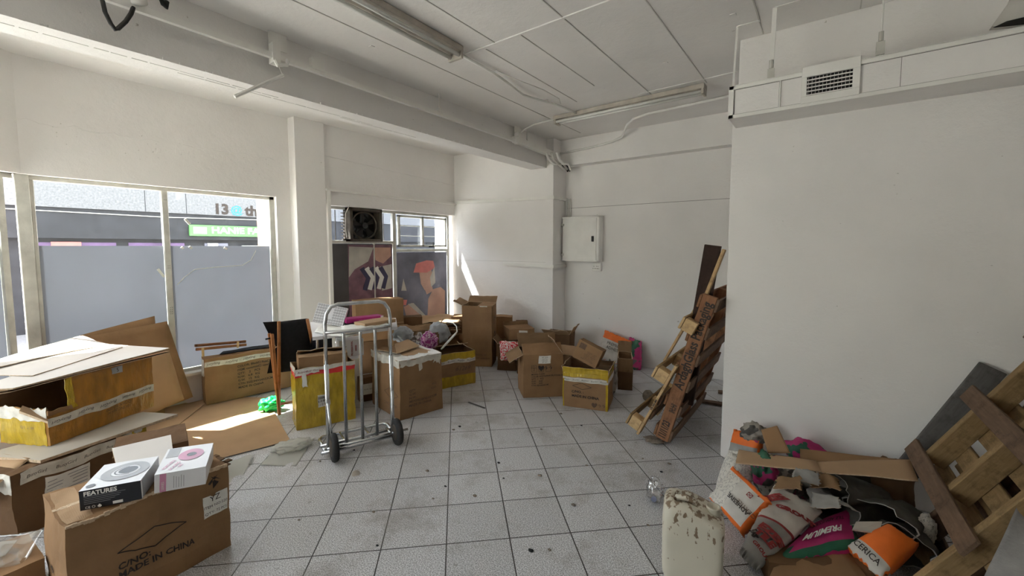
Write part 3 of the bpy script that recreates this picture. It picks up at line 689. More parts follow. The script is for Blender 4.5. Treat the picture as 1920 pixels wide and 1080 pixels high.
for (a, b) in (((-5.02, 1.161, 1.326), (-5.02, 1.205, 1.248)), ((-5.02, 1.35, 1.531), (-5.02, 1.366, 1.515)), ((-5.02, 1.414, 1.536), (-5.02, 1.435, 1.515)), ((-5.02, 1.392, 1.805), (-5.02, 1.429, 1.755)), ((-5.02, 1.711, 1.525), (-5.02, 1.74, 1.508))):
    m.bar(a, b, 0.012, 0.02)
m.build('torn_tape', MAT['paper'], w1)
m = MB(); m.box((-5.06, 0.40, 0.285), (-4.90, 2.215, 0.305)); m.build('window_sill', MAT['white'], w1)
w2 = mk_window('window_2')                                   # round the corner
def onseg(t, off, z): return P0 + dd * t + nn * off + Vector((0, 0, z))
m = MB()
def fbar(t0, t1, z0, z1, d=0.06, off=-0.10): m.prism([onseg(t0, off - d / 2, z0), onseg(t1, off - d / 2, z0), onseg(t1, off + d / 2, z0), onseg(t0, off + d / 2, z0)], (0, 0, z1 - z0))
for t in (0.06, 1.2, 2.35, 3.49): fbar(t, t + 0.045, 0.335, 2.055)
fbar(0.0, 3.53, 2.055, 2.09); fbar(0.0, 3.53, 0.30, 0.335)
m.build('window_frame', MAT['frame'], w2)
m = MB(); m.box((-5.06, 0.325, 0.30), (-4.975, 0.40, 2.09)); m.build('corner_post', MAT['frame'], w2, bevel=0.004)
for t in (0.105, 1.245, 2.395):
    m = MB(); fbar(t, t + 1.095, 0.335, 2.055, 0.006); g = m.build('window_pane', MAT['glass'], w2)
    if t > 1: continue  # unseen further panes left without film to let in more daylight
    m = MB(); fbar(t + .002, t + 1.093, 0.337, 1.542, 0.0015, -0.094); m.build('frosted_film', MAT['frost'], g)
# no opening behind the camera; the unseen rear wall is solid

# alcove window with extractor fan and posters
w3 = mk_window('window_3'); XA = -4.93
m = MB()
def fr(y0, y1, z0, z1, d=0.05): m.box((XA - d / 2, y0, z0), (XA + d / 2, y1, z1))
fr(2.78, 4.86, 2.0, 2.035); fr(2.78, 4.86, 0.28, 0.32); fr(2.78, 2.82, 0.32, 2.0); fr(4.815, 4.86, 0.32, 2.0); fr(3.755, 3.81, 0.32, 2.0)
fr(2.82, 3.755, 1.575, 1.615); fr(3.81, 4.815, 1.46, 1.50); fr(3.44, 3.46, 0.32, 1.575, 0.035); fr(3.50, 3.525, 1.615, 2.0)
m.build('window_frame', MAT['frame'], w3, bevel=0.003)
m = MB()                                                    # hinged top light with bars
for (y0, y1, z0, z1) in ((3.84, 4.78, 1.955, 1.985), (3.84, 4.78, 1.53, 1.56), (3.84, 3.87, 1.53, 1.985), (4.75, 4.78, 1.53, 1.985), (4.27, 4.31, 1.53, 1.985)): m.box((XA + 0.005, y0, z0), (XA + 0.045, y1, z1))
for z in (1.685, 1.83): m.box((XA + 0.02, 3.86, z), (XA + 0.032, 4.76, z + 0.010))
hl = m.build('hinged_light', MAT['frame'], w3, bevel=0.002)
m = MB(); m.tube([(XA + 0.05, 4.46, 1.535), (XA + 0.07, 4.47, 1.53), (XA + 0.07, 4.47, 1.60)], 0.007, 8); m.box((XA + 0.045, 4.40, 1.525), (XA + 0.06, 4.50, 1.545)); m.build('window_latch', MAT['cable'], hl)
for (y0, y1, z0, z1, mt) in ((3.81, 4.815, 1.50, 2.0, 'dirtyglass'), (2.82, 3.50, 1.615, 2.0, 'dirtyglass'), (3.525, 3.755, 1.615, 2.0, 'dirtyglass'), (2.82, 3.755, 0.32, 1.575, 'dirtyglass'), (3.81, 4.815, 0.32, 1.46, 'dirtyglass')):
    m = MB(); m.box((XA - 0.008, y0, z0), (XA - 0.003, y1, z1)); m.build('window_pane', MAT[mt], w3)
# burglar bars outside
m = MB()
for y in (2.88, 2.94, 3.58, 3.66): m.tube([(XA - 0.06, y, 1.6), (XA - 0.06, y, 2.0)], 0.006, 6)
m.build('outer_bar', MAT['grill'], w3)

# wall-mounted things -------------------------------------------------------------------------------
fan = thing('extractor_fan', 'dusty black extractor fan set into the top of the alcove window', 'fan', (-4.90, 3.27, 1.81))
m = MB(); x0, x1 = -4.96, -4.80
for (y0, y1, z0, z1) in ((3.03, 3.07, 1.60, 2.03), (3.47, 3.51, 1.60, 2.03), (3.03, 3.51, 1.60, 1.635), (3.03, 3.51, 1.99, 2.03)): m.box((x0, y0, z0), (x1, y1, z1))
m.build('housing', MAT['grill'], fan, bevel=0.004)
m = MB(); ring = [(-4.86, 3.27 + 0.185 * math.cos(a), 1.81 + 0.175 * math.sin(a)) for a in [i * math.pi / 16 for i in range(33)]]
m.tube(ring, 0.012, 8, caps=False); m.build('fan_ring', MAT['grill'], fan)
m = MB(); m.box((-4.955, 3.07, 1.635), (-4.945, 3.47, 1.99)); m.build('back_plate', MAT['dark'], fan)
for k in range(5):
    a = 2 * math.pi * k / 5 + .3; m = MB(); vs = []
    for (rr, da, dx) in ((0.035, -0.3, 0.0), (0.035, 0.3, 0.02), (0.165, 0.38, 0.035), (0.165, -0.12, -0.01)):
        vs.append((-4.89 + dx, 3.27 + rr * math.cos(a + da), 1.81 + rr * math.sin(a + da)))
    m.prism(vs, (0.005, 0, 0)); m.build('fan_blade', MAT['dark'], fan)
m = MB(); m.tube([(-4.93, 3.27, 1.81), (-4.84, 3.27, 1.81)], 0.04, 16); m.build('motor_hub', MAT['rubber'], fan)
m = MB(); m.tube([(-4.8, 3.024, 2.049), (-4.8, 2.97, 1.946), (-4.79, 2.957, 1.748), (-4.79, 2.969, 1.649)], 0.006, 6); m.build('power_cord', MAT['frame'], fan)
m = MB()
for k in range(9): m.box((-4.94, 2.985, 1.625 + k * 0.041), (-4.90, 3.028, 1.635 + k * 0.041))
m.build('side_louvre', MAT['grill'], fan)

# posters
XP = -4.918
def poly_yz(m, pts, x, mi=0, t=0.0012):
    m.prism([(x, q[1], q[2]) for q in pts], (-t, 0, 0), mi)
po = thing('window_poster', 'faded poster with blue and white striped cloth on left alcove pane', 'poster', (XP, 3.3, 0.95))
m = MB(); m.box((XP - 0.004, 2.825, 0.34), (XP - 0.001, 3.75, 1.57)); m.build('backing', MAT['p_dark'], po)
m = MB(); m.box((XP - 0.001, 3.06, 0.34), (XP, 3.74, 1.56)); m.build('printed_sheet', MAT['p_plum'], po)
def art(parent, name, mat, polys, x):
    m = MB()
    for p in polys: poly_yz(m, p, x)
    return m.build(name, MAT[mat], parent)
x = XP + 0.001
art(po, 'printed_shape', 'p_pale', [[(-4.92, 3.076, 1.537), (-4.92, 3.441, 1.523), (-4.92, 3.353, 1.337), (-4.92, 3.151, 1.239), (-4.92, 3.064, 1.139)], [(-4.92, 3.536, 1.259), (-4.92, 3.732, 1.289), (-4.92, 3.732, 0.948), (-4.92, 3.562, 0.925)]], x)
art(po, 'printed_figure', 'p_skin', [[(-4.92, 3.441, 1.523), (-4.92, 3.719, 1.522), (-4.92, 3.725, 1.402), (-4.92, 3.589, 1.301), (-4.92, 3.47, 1.349)]], x + .0006)
for k in range(5):
    dx = k * 10
    art(po, 'printed_stripe', 'p_navy' if k % 2 == 0 else 'white', [[(-4.92, 3.221, 1.236), (-4.92, 3.286, 1.268), (-4.92, 3.38, 1.121), (-4.92, 3.325, 0.944), (-4.92, 3.261, 0.964), (-4.92, 3.314, 1.11)]], x + .0012 + k * .0002)
    o = COL.objects[-1]; o.location.y += (k) * 0.072
po2 = thing('window_poster', 'faded poster of a person in a salmon sun visor on right alcove pane', 'poster', (XP, 4.3, 0.9))
m = MB(); m.box((XP - 0.003, 3.82, 0.34), (XP, 4.81, 1.45)); m.build('printed_sheet', MAT['p_bg'], po2)
art(po2, 'printed_shoulder', 'p_skin', [[(-4.92, 4.38, 0.415), (-4.92, 4.407, 0.729), (-4.92, 4.509, 0.87), (-4.92, 4.669, 0.892), (-4.92, 4.762, 0.824), (-4.92, 4.755, 0.363)], [(-4.92, 4.274, 1.028), (-4.92, 4.446, 1.058), (-4.92, 4.509, 0.845), (-4.92, 4.376, 0.798)], [(-4.92, 3.933, 0.658), (-4.92, 4.082, 0.697), (-4.92, 4.264, 0.513), (-4.92, 4.369, 0.416), (-4.92, 3.978, 0.487)]], XP + .001)
art(po2, 'printed_face', 'p_skin', [[(-4.92, 4.234, 1.152), (-4.92, 4.47, 1.182), (-4.92, 4.513, 1.055), (-4.92, 4.444, 0.909), (-4.92, 4.334, 0.868), (-4.92, 4.262, 0.972)]], XP + .0018)
art(po2, 'printed_visor', 'p_salmon', [[(-4.92, 4.122, 1.149), (-4.92, 4.175, 1.283), (-4.92, 4.386, 1.325), (-4.92, 4.517, 1.313), (-4.92, 4.549, 1.204), (-4.92, 4.382, 1.136)]], XP + .0026)
art(po2, 'printed_stripe', 'p_pale', [[(-4.92, 3.89, 0.897), (-4.92, 3.932, 1.073), (-4.92, 3.987, 0.889)], [(-4.92, 4.002, 0.69), (-4.92, 4.112, 0.694), (-4.92, 4.391, 0.43), (-4.92, 4.337, 0.421)], [(-4.92, 4.446, 1.058), (-4.92, 4.538, 1.221), (-4.92, 4.556, 0.968), (-4.92, 4.466, 0.907)]], XP + .0032)
art(po2, 'printed_cup', 'p_salmon', [[(-4.92, 3.906, 0.763), (-4.92, 3.993, 0.754), (-4.92, 3.972, 0.677), (-4.92, 3.924, 0.683)]], XP + .0038)

# distribution board on back wall
db = thing('distribution_board', 'white metal distribution board with closed door on back wall', 'electrical box', (-2.67, 5.24, 1.64))
m = MB(); m.box((-2.96, 5.13, 1.335), (-2.402, 5.244, 1.94)); m.build('cabinet_box', MAT['white'], db, bevel=0.004)
m = MB(); m.box((-2.945, 5.122, 1.35), (-2.445, 5.132, 1.915)); m.box((-2.43, 5.118, 1.335), (-2.405, 5.132, 1.94)); m.box((-2.96, 5.118, 1.918), (-2.405, 5.132, 1.94)); m.box((-2.96, 5.118, 1.335), (-2.405, 5.132, 1.352)); dr = m.build('door', MAT['white'], db, bevel=0.002)
m = MB(); m.box((-2.51, 5.108, 1.60), (-2.48, 5.123, 1.675)); m.build('handle', MAT['cable'], dr, bevel=0.004)
for z in (1.41, 1.82):
    m = MB(); m.box((-2.97, 5.112, z), (-2.93, 5.124, z + 0.03)); m.build('hinge', MAT['frame'], dr)
so = thing('wall_socket', 'white double plug socket below the distribution board', 'socket', (-2.475, 5.24, 1.26))
m = MB(); m.box((-2.54, 5.205, 1.205), (-2.41, 5.244, 1.318)); m.build('socket_plate', MAT['white'], so, bevel=0.005)
m = MB()
for x in (-2.515, -2.475, -2.455):
    for (dx, dz) in ((0, 0.03), (-0.012, 0), (0.012, 0)): m.box((x + dx, 5.2035, 1.235 + dz), (x + dx + 0.007, 5.2052, 1.245 + dz))
m.build('pin_holes', MAT['dark'], so)

# trunking and conduits
def cond(name, label, pts, r, mat='white', cat='conduit', bar=None, group=None):
    m = MB()
    if bar:
        for a, b in zip(pts, pts[1:]): m.bar(a, b, bar[0], bar[1])
    else: m.tube(pts, r, 10)
    o = m.build(name, MAT[mat], None, smooth=not bar, bevel=0); return tag(o, label, cat, group)
cond('wall_trunking', 'white trunking along alcove wall above the distribution board level', [(-4.80, 4.895, 2.235), (-2.97, 4.895, 2.195)], 0, cat='trunking', bar=(0.03, 0.045))
cond('wall_trunking', 'short white trunking turning the pillar corner above the electrical box', [(-2.965, 4.88, 2.195), (-2.965, 5.23, 2.195)], 0, cat='trunking', bar=(0.028, 0.045))
cond('wall_trunking', 'lower white trunking on the alcove wall ending before the corner', [(-3.82, 4.895, 1.275), (-2.97, 4.895, 1.265)], 0, cat='trunking', bar=(0.03, 0.04))
cond('wall_trunking', 'short low trunking around the pillar corner under the electrical box', [(-2.965, 4.88, 1.265), (-2.965, 5.235, 1.265)], 0, cat='trunking', bar=(0.028, 0.04))
g = thing('wall_conduits', 'three white pipes entering the top of the distribution board', 'conduit', (-2.9, 5.22, 2.05))
for x in (-2.955, -2.925, -2.895):
    m = MB(); m.tube([(x, 5.225, 1.94), (x, 5.225, 2.20)], 0.010, 8); m.build('pipe', MAT['white'], g, smooth=True)

# long trunking in front of the beam
tr = thing('ceiling_trunking', 'long white trunking hung beside the beam across the whole room', 'trunking', (-3.0, 2.5, 2.80))
m = MB(); m.bar((-3.0, 0.1, 2.806), (-3.0, 4.35, 2.780), 0.03, 0.035); m.build('thin_channel', MAT['white'], tr)
m = MB(); m.bar((-3.0, 4.05, 2.795), (-3.0, 5.08, 2.76), 0.06, 0.07); m.build('wide_channel', MAT['white'], tr)
for (y, kk) in ((1.35, 0), (1.62, 1), (2.86, 2), (4.10, 0), (4.32, 2)):
    m = MB()
    if kk == 0: m.box((-3.035, y, 2.75), (-2.975, y + 0.05, 2.88)); m.box((-3.035, y, 2.86), (-3.03, y + 0.12, 2.97))
    elif kk == 1: m.box((-3.03, y, 2.80), (-2.98, y + 0.09, 2.88))
    else: m.tube([(-3.0, y, 2.80), (-3.0, y, CE)], 0.006, 6); m.box((-3.025, y - 0.02, 2.80), (-2.975, y + 0.025, 2.83))
    m.build('hanger', MAT['white'], tr)
cj = thing('cable_bundle', 'tangle of bent cables under the trunking end at the pillar', 'cables', (-2.93, 5.0, 2.68))
for k in range(3):
    m = MB(); x = -2.95 + k * 0.05
    m.tube([(x - .03, 4.72 + k * .05, 2.76), (x - .02, 4.76 + k * .05, 2.68), (x, 4.86 + k * .04, 2.63), (x + .02, 4.96 + k * .04, 2.64), (x + .05, 5.06, 2.58 - k * .01)], 0.016, 8); m.build('cable', MAT['white' if k % 2 == 0 else 'frame'], cj, smooth=True)
m = MB(); m.tube([(-2.93, 4.98, 2.64), (-2.88, 5.06, 2.60), (-2.86, 5.09, 2.55)], 0.012, 8); m.tube([(-2.90, 4.98, 2.65), (-2.85, 5.06, 2.61), (-2.83, 5.09, 2.55)], 0.012, 8); m.build('black_cable_end', MAT['cable'], cj, smooth=True)
# hanging emergency bulb holder
hb = thing('lamp_holder', 'small white fitting with a thin white rod hanging below the trunking', 'light fitting', (-2.95, 1.38, 2.72))
m = MB(); m.tube([(-2.97, 1.357, 2.764), (-2.97, 1.372, 2.735), (-2.97, 1.435, 2.756), (-2.97, 1.443, 2.793)], 0.013, 8); m.build('bracket', MAT['white'], hb)
m = MB(); m.tube([(-2.97, 1.386, 2.725), (-2.97, 1.404, 2.68)], 0.003, 6); m.build('cord', MAT['white'], hb)
m = MB(); m.tube([(-2.97, 1.408, 2.681), (-2.97, 1.11, 2.459)], 0.011, 8); m.build('rod', MAT['white'], hb)
bl = MB(); bl.tube([(-2.97, 0.533, 2.77), (-2.97, 0.54, 2.717), (-2.97, 0.559, 2.668), (-2.97, 0.576, 2.643), (-2.97, 0.584, 2.652), (-2.97, 0.618, 2.703), (-2.97, 0.641, 2.752), (-2.99, 0.656, 2.795)], 0.010, 8)
tag(bl.build('cable_loop', MAT['cable'], None, smooth=True), 'black cable loop hanging from the trunking at top left', 'cable')
bl = MB(); bl.tube([(-2.97, 0.773, 2.878), (-2.97, 0.779, 2.859), (-2.97, 0.79, 2.847), (-2.97, 0.796, 2.883)], 0.012, 8)
tag(bl.build('cable_loop', MAT['cable'], None, smooth=True), 'short black cable end poking out above the trunking', 'cable')
m = MB(); m.tube([(-2.95, 0.667, 2.846), (-2.95, 0.674, 2.811)], 0.035, 14); tag(m.build('conduit_cap', MAT['white'], None, smooth=True), 'white round cap beside the trunking at top left', 'fitting')

# fluorescent fittings
def batten(name, label, a, b, w, tubes=True):
    a = Vector(a); b = Vector(b); r = thing(name, label, 'light fitting', (a + b) / 2); ax = (b - a).normalized(); sd = Vector((-ax.y, ax.x, 0))
    m = MB(); m.bar(a + Vector((0, 0, -0.02)), b + Vector((0, 0, -0.02)), w, 0.04); m.build('batten_body', MAT['fitting'], r)
    for s in (-1, 1):
        o = sd * (s * w * 0.32) + Vector((0, 0, -0.062))
        m = MB(); m.tube([a + ax * 0.02 + o, b - ax * 0.02 + o], 0.014, 12); m.build('fluorescent_tube', MAT['tube'], r, smooth=True)
    for p, sg in ((a, 1), (b, -1)):
        m = MB(); q = p + ax * (sg * 0.012) + Vector((0, 0, -0.058)); m.obox(q, ax, sd, Vector((0, 0, 1)), 0.010, w * 0.5, 0.03); m.build('lamp_socket', MAT['fitting'], r)
    return r
batten('fluorescent_light', 'long brown-stained twin fluorescent batten on ceiling at top centre', (-2.20, 0.75, 2.975), (-2.225, 2.30, 2.975), 0.13)
batten('fluorescent_light', 'twin fluorescent batten near the back wall, white and dusty', (-2.48, 4.14, 2.975), (-0.93, 4.12, 2.975), 0.11)
cond('ceiling_conduit', 'paired white conduits on ceiling linking the two fluorescent battens', [(-2.25, 2.30, 2.965), (-2.25, 2.75, 2.955), (-2.29, 3.05, 2.95), (-2.34, 3.30, 2.95), (-2.24, 3.72, 2.955), (-2.20, 4.10, 2.955)], 0.012)
cond('ceiling_cable', 'thin sagging white cable beside the ceiling conduits', [(-2.22, 2.75, 2.965), (-2.18, 3.0, 2.955), (-2.12, 3.30, 2.95), (-2.13, 3.6, 2.955), (-2.20, 3.75, 2.965)], 0.006)
cond('ceiling_conduit', 'white conduit stub running from batten end to the beam trunking', [(-2.48, 4.13, 2.955), (-2.78, 4.15, 2.95), (-2.92, 4.16, 2.92), (-3.0, 4.13, 2.86)], 0.009)
cond('wall_conduit', 'white bent conduit running from pillar trunking to the air duct', [(-2.99, 5.075, 2.80), (-2.55, 5.075, 2.82), (-2.22, 5.07, 2.85), (-2.08, 5.04, 2.885), (-1.92, 4.80, 2.945), (-1.80, 4.68, 2.965), (-1.60, 4.60, 2.965), (-0.80, 4.53, 2.965), (-0.60, 4.50, 2.965)], 0.014)

# air duct along the right wall
du = thing('air_duct', 'painted square air duct along the top of right wall', 'air duct', (0.6, 3.2, 2.45))
m = MB(); m.box((-0.541, 3.045, 2.352), (2.39, 3.409, 2.545)); m.build('duct_body', MAT['wall'], du)
m = MB()
m.box((-0.543, 3.035, 2.349), (2.39, 3.05, 2.372)); m.box((-0.543, 3.035, 2.527), (2.39, 3.05, 2.55)); m.box((-0.545, 3.035, 2.349), (-0.515, 3.05, 2.55)); m.box((-0.27, 3.037, 2.372), (-0.262, 3.05, 2.527)); m.box((-0.543, 3.03, 2.548), (2.39, 3.09, 2.552))
m.build('duct_flange', MAT['white'], du, bevel=0.0015)
m = MB()
for (x0, x1, z0, z1) in ((-0.51, 2.38, 2.3735, 2.3750), (-0.51, 2.38, 2.524, 2.526), (-0.513, -0.510, 2.375, 2.525), (-0.272, -0.270, 2.375, 2.525), (0.27, 0.272, 2.375, 2.525)): m.box((x0, 3.0435, z0), (x1, 3.0455, z1))
m.build('duct_seam', MAT['crack'], du)
m = MB()
for (x0, x1, z0, z1) in ((-0.160, 0.105, 2.513, 2.572), (-0.160, 0.105, 2.366, 2.405), (-0.160, -0.134, 2.405, 2.513), (0.073, 0.105, 2.405, 2.513)): m.box((x0, 3.028, z0), (x1, 3.044, z1))
gr = m.build('vent_frame', MAT['white'], du, bevel=0.0015)
m = MB(); m.box((-0.134, 3.042, 2.405), (0.073, 3.0445, 2.513)); m.build('vent_opening', MAT['dark'], gr)  # flat black plate painted in for the dark inside the duct
m = MB()
for k in range(5): m.box((-0.134, 3.030, 2.408 + k * 0.021), (0.073, 3.038, 2.413 + k * 0.021))
m.build('vent_louvre', MAT['white'], gr)
m = MB()
for k in range(12): m.box((-0.128 + k * 0.017, 3.037, 2.405), (-0.1265 + k * 0.017, 3.041, 2.513))
m.build('vent_blade', MAT['white'], gr)
def rod(label, a, b, w, clamp=False, strap=False):
    r = thing('duct_hanger', label, 'bracket', a); m = MB()
    if strap: m.bar(a, b, w, 0.004); m.box((a[0], a[1] - 0.012, CE - 0.006), (a[0] + 0.13, a[1] + 0.012, CE - 0.001))
    else: m.tube([a, b], w, 8)
    m.build('hanger_rod', MAT['white'], r)
    if clamp:
        m = MB(); m.obox((b[0], b[1], b[2] + 0.035), Vector((1, 0, 0)), Vector((0, 1, 0)), Vector((0, 0, 1)), 0.018, 0.006, 0.035); m.tube([(b[0], b[1], b[2] + 0.07), (b[0], b[1], b[2] + 0.12)], 0.011, 8); m.build('clamp', MAT['frame'], r)
rod('thin vertical hanger strip at the duct left end', (-0.535, 3.19, 2.98), (-0.535, 3.12, 2.545), 0.012, strap=True)
rod('flat metal strap hanger holding the air duct left of the vent', (-0.315, 3.08, 2.98), (-0.318, 3.045, 2.54), 0.024, strap=True, clamp=True)
rod('threaded rod hanger holding the air duct right of the vent', (0.186, 3.06, 2.98), (0.183, 3.05, 2.56), 0.005, clamp=True)
# boxed-in bulkhead above the duct at far right with its dark opening painted as a black panel
m = MB(); m.prism([(0.704, 3.36, 2.807), (0.646, 3.36, 2.693), (1.2, 3.36, 2.60), (1.2, 3.36, 2.98), (0.76, 3.36, 2.98)], (0, 0.06, 0)); struct('trim_8', m, MAT['joint'])
m = MB(); m.prism([(0.649, 3.355, 2.684), (0.696, 3.355, 2.702), (1.2, 3.355, 2.72), (1.2, 3.355, 2.60)], (0, 0.004, 0)); struct('trim_9', m, MAT['dark'])
# pipe along far back floor
m = MB()
for (px_) in ((-1.33, 2.20), (-0.55, 3.0), (-1.1, 3.45), (-2.72, 1.9), (-2.30, 3.6), (-0.95, 2.0), (-2.45, 0.9)): m.box((px_[0], px_[1], CE - 0.004), (px_[0] + 0.035, px_[1] + 0.03, CE + 0.001))
struct('trim_10', m, MAT['ceil'])

# ------------------------------------------------------------------ street outside
m = MB(); m.box((-40, -30, -0.25), (-5.3, 30, -0.15)); struct('road', m, MAT['road'])
m = MB(); m.box((-8.0, -30, -0.16), (-5.3, 30, -0.06)); struct('pavement', m, MAT['pave'])
m = MB(); m.box((-30, -30, -0.25), (30, -2.86, -0.13)); struct('ground', m, MAT['pave'])
bd = thing('shop_building', 'concrete shop building with a dark fascia across the street', 'building', (-12, 2, 0))
m = MB(); m.box((-14, -8, 2.30), (-12.0, 16, 4.2)); m.build('concrete_band', MAT['facade'], bd)
m = MB()
for y in (-1.6, 0.3, 2.62, 3.36, 5.6): m.box((-12.002, y, 2.30), (-11.998, y + 0.012, 2.9))
m.build('band_joint', MAT['fascia'], bd)
m = MB(); m.box((-14, -8, -0.2), (-12.25, 16, 2.30)); m.box((-12.3, -8, 1.70), (-12.05, 16, 2.30)); m.build('dark_fascia', MAT['fascia'], bd)
for (y0, y1) in ((-1.0, 0.3), (0.95, 2.15), (2.35, 3.35)):
    m = MB(); m.box((-12.25, y0, 0.2), (-12.22, y1, 1.62)); m.build('shop_window', MAT['purple'], bd)
m = MB(); m.box((-12.22, 1.20, 1.52), (-12.20, 1.62, 1.63)); m.build('window_sticker', MAT['p_salmon'], bd)
m = MB(); m.box((-12.25, 3.75, 0.1), (-12.2, 4.25, 1.62)); m.box((-12.25, 4.5, 0.1), (-12.2, 5.6, 1.55)); m.build('shop_door', MAT['p_bg'], bd)
m = MB(); m.box((-12.18, 3.80, 1.45), (-12.16, 4.02, 1.62)); m.box((-12.18, 4.55, 1.5), (-12.16, 5.1, 1.56)); m.build('door_notice', MAT['paper'], bd)
m = MB(); m.tube([(-12.03, -2, 2.26), (-12.03, 3.0, 2.20), (-12.03, 5, 2.24)], 0.010, 6); m.build('wall_cable', MAT['frame'], bd)
sg = thing('shop_sign', 'green shop sign with white capitals on the dark fascia', 'sign', (-12.0, 4.3, 1.9))
m = MB(); m.box((-12.04, 3.40, 1.79), (-11.98, 5.8, 2.05)); m.build('sign_board', MAT['signgreen'], sg)
m = MB(); m.box((-11.98, 3.47, 1.84), (-11.975, 3.74, 2.0)); m.build('sign_symbol', MAT['grey_print'], sg)
def fx(X_): return lambda u, v: Vector((X_, u, v))
text_on(sg, 'HANIE FA', fx(-11.972), 3.83, 1.925, 0.21, MAT['white'], bold=0.006, align='LEFT', name='sign_lettering', world=True, sx=1.18)
s2 = thing('street_number_sign', 'large black and blue lettering on the concrete band outside', 'sign', (-12, 4.4, 2.45))
text_on(s2, '13', fx(-11.995), 3.90, 2.445, 0.34, MAT['ink'], bold=0.016, align='LEFT', name='sign_lettering', world=True)
text_on(s2, '@', fx(-11.995), 4.27, 2.45, 0.27, MAT['blue'], bold=0.004, align='LEFT', name='sign_lettering', world=True)
text_on(s2, 'th', fx(-11.995), 4.60, 2.445, 0.36, MAT['ink'], bold=0.014, align='LEFT', name='sign_lettering', world=True)
bp_ = thing('brick_pier', 'orange brick pier with a white top just outside the window', 'pier', (-5.55, 2.3, 0))
m = MB(); m.box((-5.60, 2.275, -0.1), (-5.32, 2.42, 1.85)); m.build('brick_shaft', MAT['brick'], bp_)
m = MB(); m.box((-5.60, 2.275, 1.85), (-5.32, 2.42, 2.6)); m.build('white_top', MAT['white'], bp_)

# ================================================================== left side: cartons, boards and sheets
# big carton at front left
c = Carton('carton', 'large brown carton at front left marked MADE IN CHINA under a printed diamond', (-2.352, 0.208, 0), 93.5, 0.573, 0.391, 0.432, 'card', amp=0.010, seed=2, bulge=0.012)
def diamond(c, face, u0, u1, v0, v1, mat='ink', w=0.004, skew=0.0, name='printed_diamond'):
    o, U, V, N, un, vn = c.ff[face]; f = c.fn(face, 0.003); m = MB()
    P = [(u0 * un, (v0 + v1) / 2 * vn - skew), ((u0 + u1) / 2 * un, v1 * vn), (u1 * un, (v0 + v1) / 2 * vn + skew), ((u0 + u1) / 2 * un, v0 * vn)]
    for i in range(4):
        a, b = P[i], P[(i + 1) % 4]; K = 6
        for k in range(K):
            p = f(a[0] + (b[0] - a[0]) * k / K, a[1] + (b[1] - a[1]) * k / K); q = f(a[0] + (b[0] - a[0]) * (k + 1) / K, a[1] + (b[1] - a[1]) * (k + 1) / K)
            m.bar(p, q, w, 0.0012, up=N)
    return m.build(name, MAT[mat], c.root, world=False)
diamond(c, 'F', 0.26, 0.681, 0.446, 0.664, skew=0.0)
c.text('F', 0.257, 0.395, 'C/NO:', 0.038, bold=0.0009, align='LEFT')
c.text('F', 0.257, 0.315, 'MADE IN CHINA', 0.036, bold=0.0009, align='LEFT')
l = c.patch('F', 0.80, 0.985, 0.49, 0.73, 'paper', 'paper_label', 0.002)
c.text('F', 0.89, 0.685, 'YZ', 0.038, parent=l, off=0.0042); c.text('F', 0.89, 0.60, 'ITEM NO:220', 0.018, parent=l, off=0.0042); c.text('F', 0.89, 0.53, 'QTY: 72 PCS', 0.018, parent=l, off=0.0042)
c.text('F', 0.888, 0.84, '\u2191', 0.07, bold=0.003); c.text('L', 0.45, 0.42, '48', 0.05, bold=0.001)
c.patch('T', 0.0, 1.0, 0.47, 0.53, 'card_edge', 'torn_seam', 0.002, ragged=0.02)
c.patch('T', 0.02, 0.16, 0.05, 0.95, 'card_light', 'worn_top_tape', 0.0018, ragged=0.03)
for k in range(16):
    pass
m = MB(); rnd = random.Random(3); f = c.fn('F', 0.001)
for k in range(34):
    u = 0.01 + k * 0.0166; p = f(u, 0.430); m.obox(p + Vector((0, -0.001, 0)), Vector((1, 0, 0)), Vector((0, 1, 0)), Vector((0, 0, 1)), 0.009, 0.005, rnd.uniform(0.003, 0.010))
m.build('torn_edge', MAT['card_edge'], c.root, world=False, bevel=0.001)
m = MB(); f = c.fn('R', 0.002)
for k in range(6): m.obox(f(0.02 + k * 0.03, 0.43) + Vector((rnd.uniform(0, .012), 0, rnd.uniform(-.02, .015))), Vector((1, .2, 0)).normalized(), Vector((-.2, 1, 0)).normalized(), Vector((0, 0, 1)), 0.014, 0.016, 0.003)
m.build('crumpled_corner', MAT['card_dark'], c.root, world=False, bevel=0.001)

def small_box(name, label, loc, rot, w, d, h, mats, seed=1, amp=0.0015, tilt=(0, 0)):
    return Carton(name, label, loc, rot, w, d, h, mats, amp=amp, seed=seed, bulge=0.002, tilt=tilt)
def disc(c, face, u, v, r0, r1, mat, name, off=0.003, sx=1.0, parent=None, arc=(0, 360)):
    o, U, V, N, un, vn = c.ff[face]; f = c.fn(face, off); m = MB(); K = 40; vs = []; fs = []
    a0, a1 = R(arc[0]), R(arc[1])
    for k in range(K + 1):
        a = a0 + (a1 - a0) * k / K
        for r_ in (r0, r1): vs.append(f(u * un + r_ * sx * math.cos(a), v * vn + r_ * math.sin(a)))
    for k in range(K): fs.append((2 * k, 2 * k + 1, 2 * k + 3, 2 * k + 2))
    m.add(vs, fs); return m.build(name, MAT[mat], parent or c.root, world=False)
ztop = 0.441
b1 = small_box('product_box', 'white and black product box reading FEATURES on the front left carton', (-2.430, 0.262, ztop), 62, 0.200, 0.235, 0.085, 'white_box', 5)
bf = b1.patch('F', 0.0, 1.0, 0.0, 1.0, 'black_box', 'black_front_panel', 0.001)
b1.text('F', 0.07, 0.82, 'FEATURES', 0.024, 'white', align='LEFT', bold=0.0008, parent=bf, off=0.003)
m = MB()
f = b1.fn('F', 0.0026)
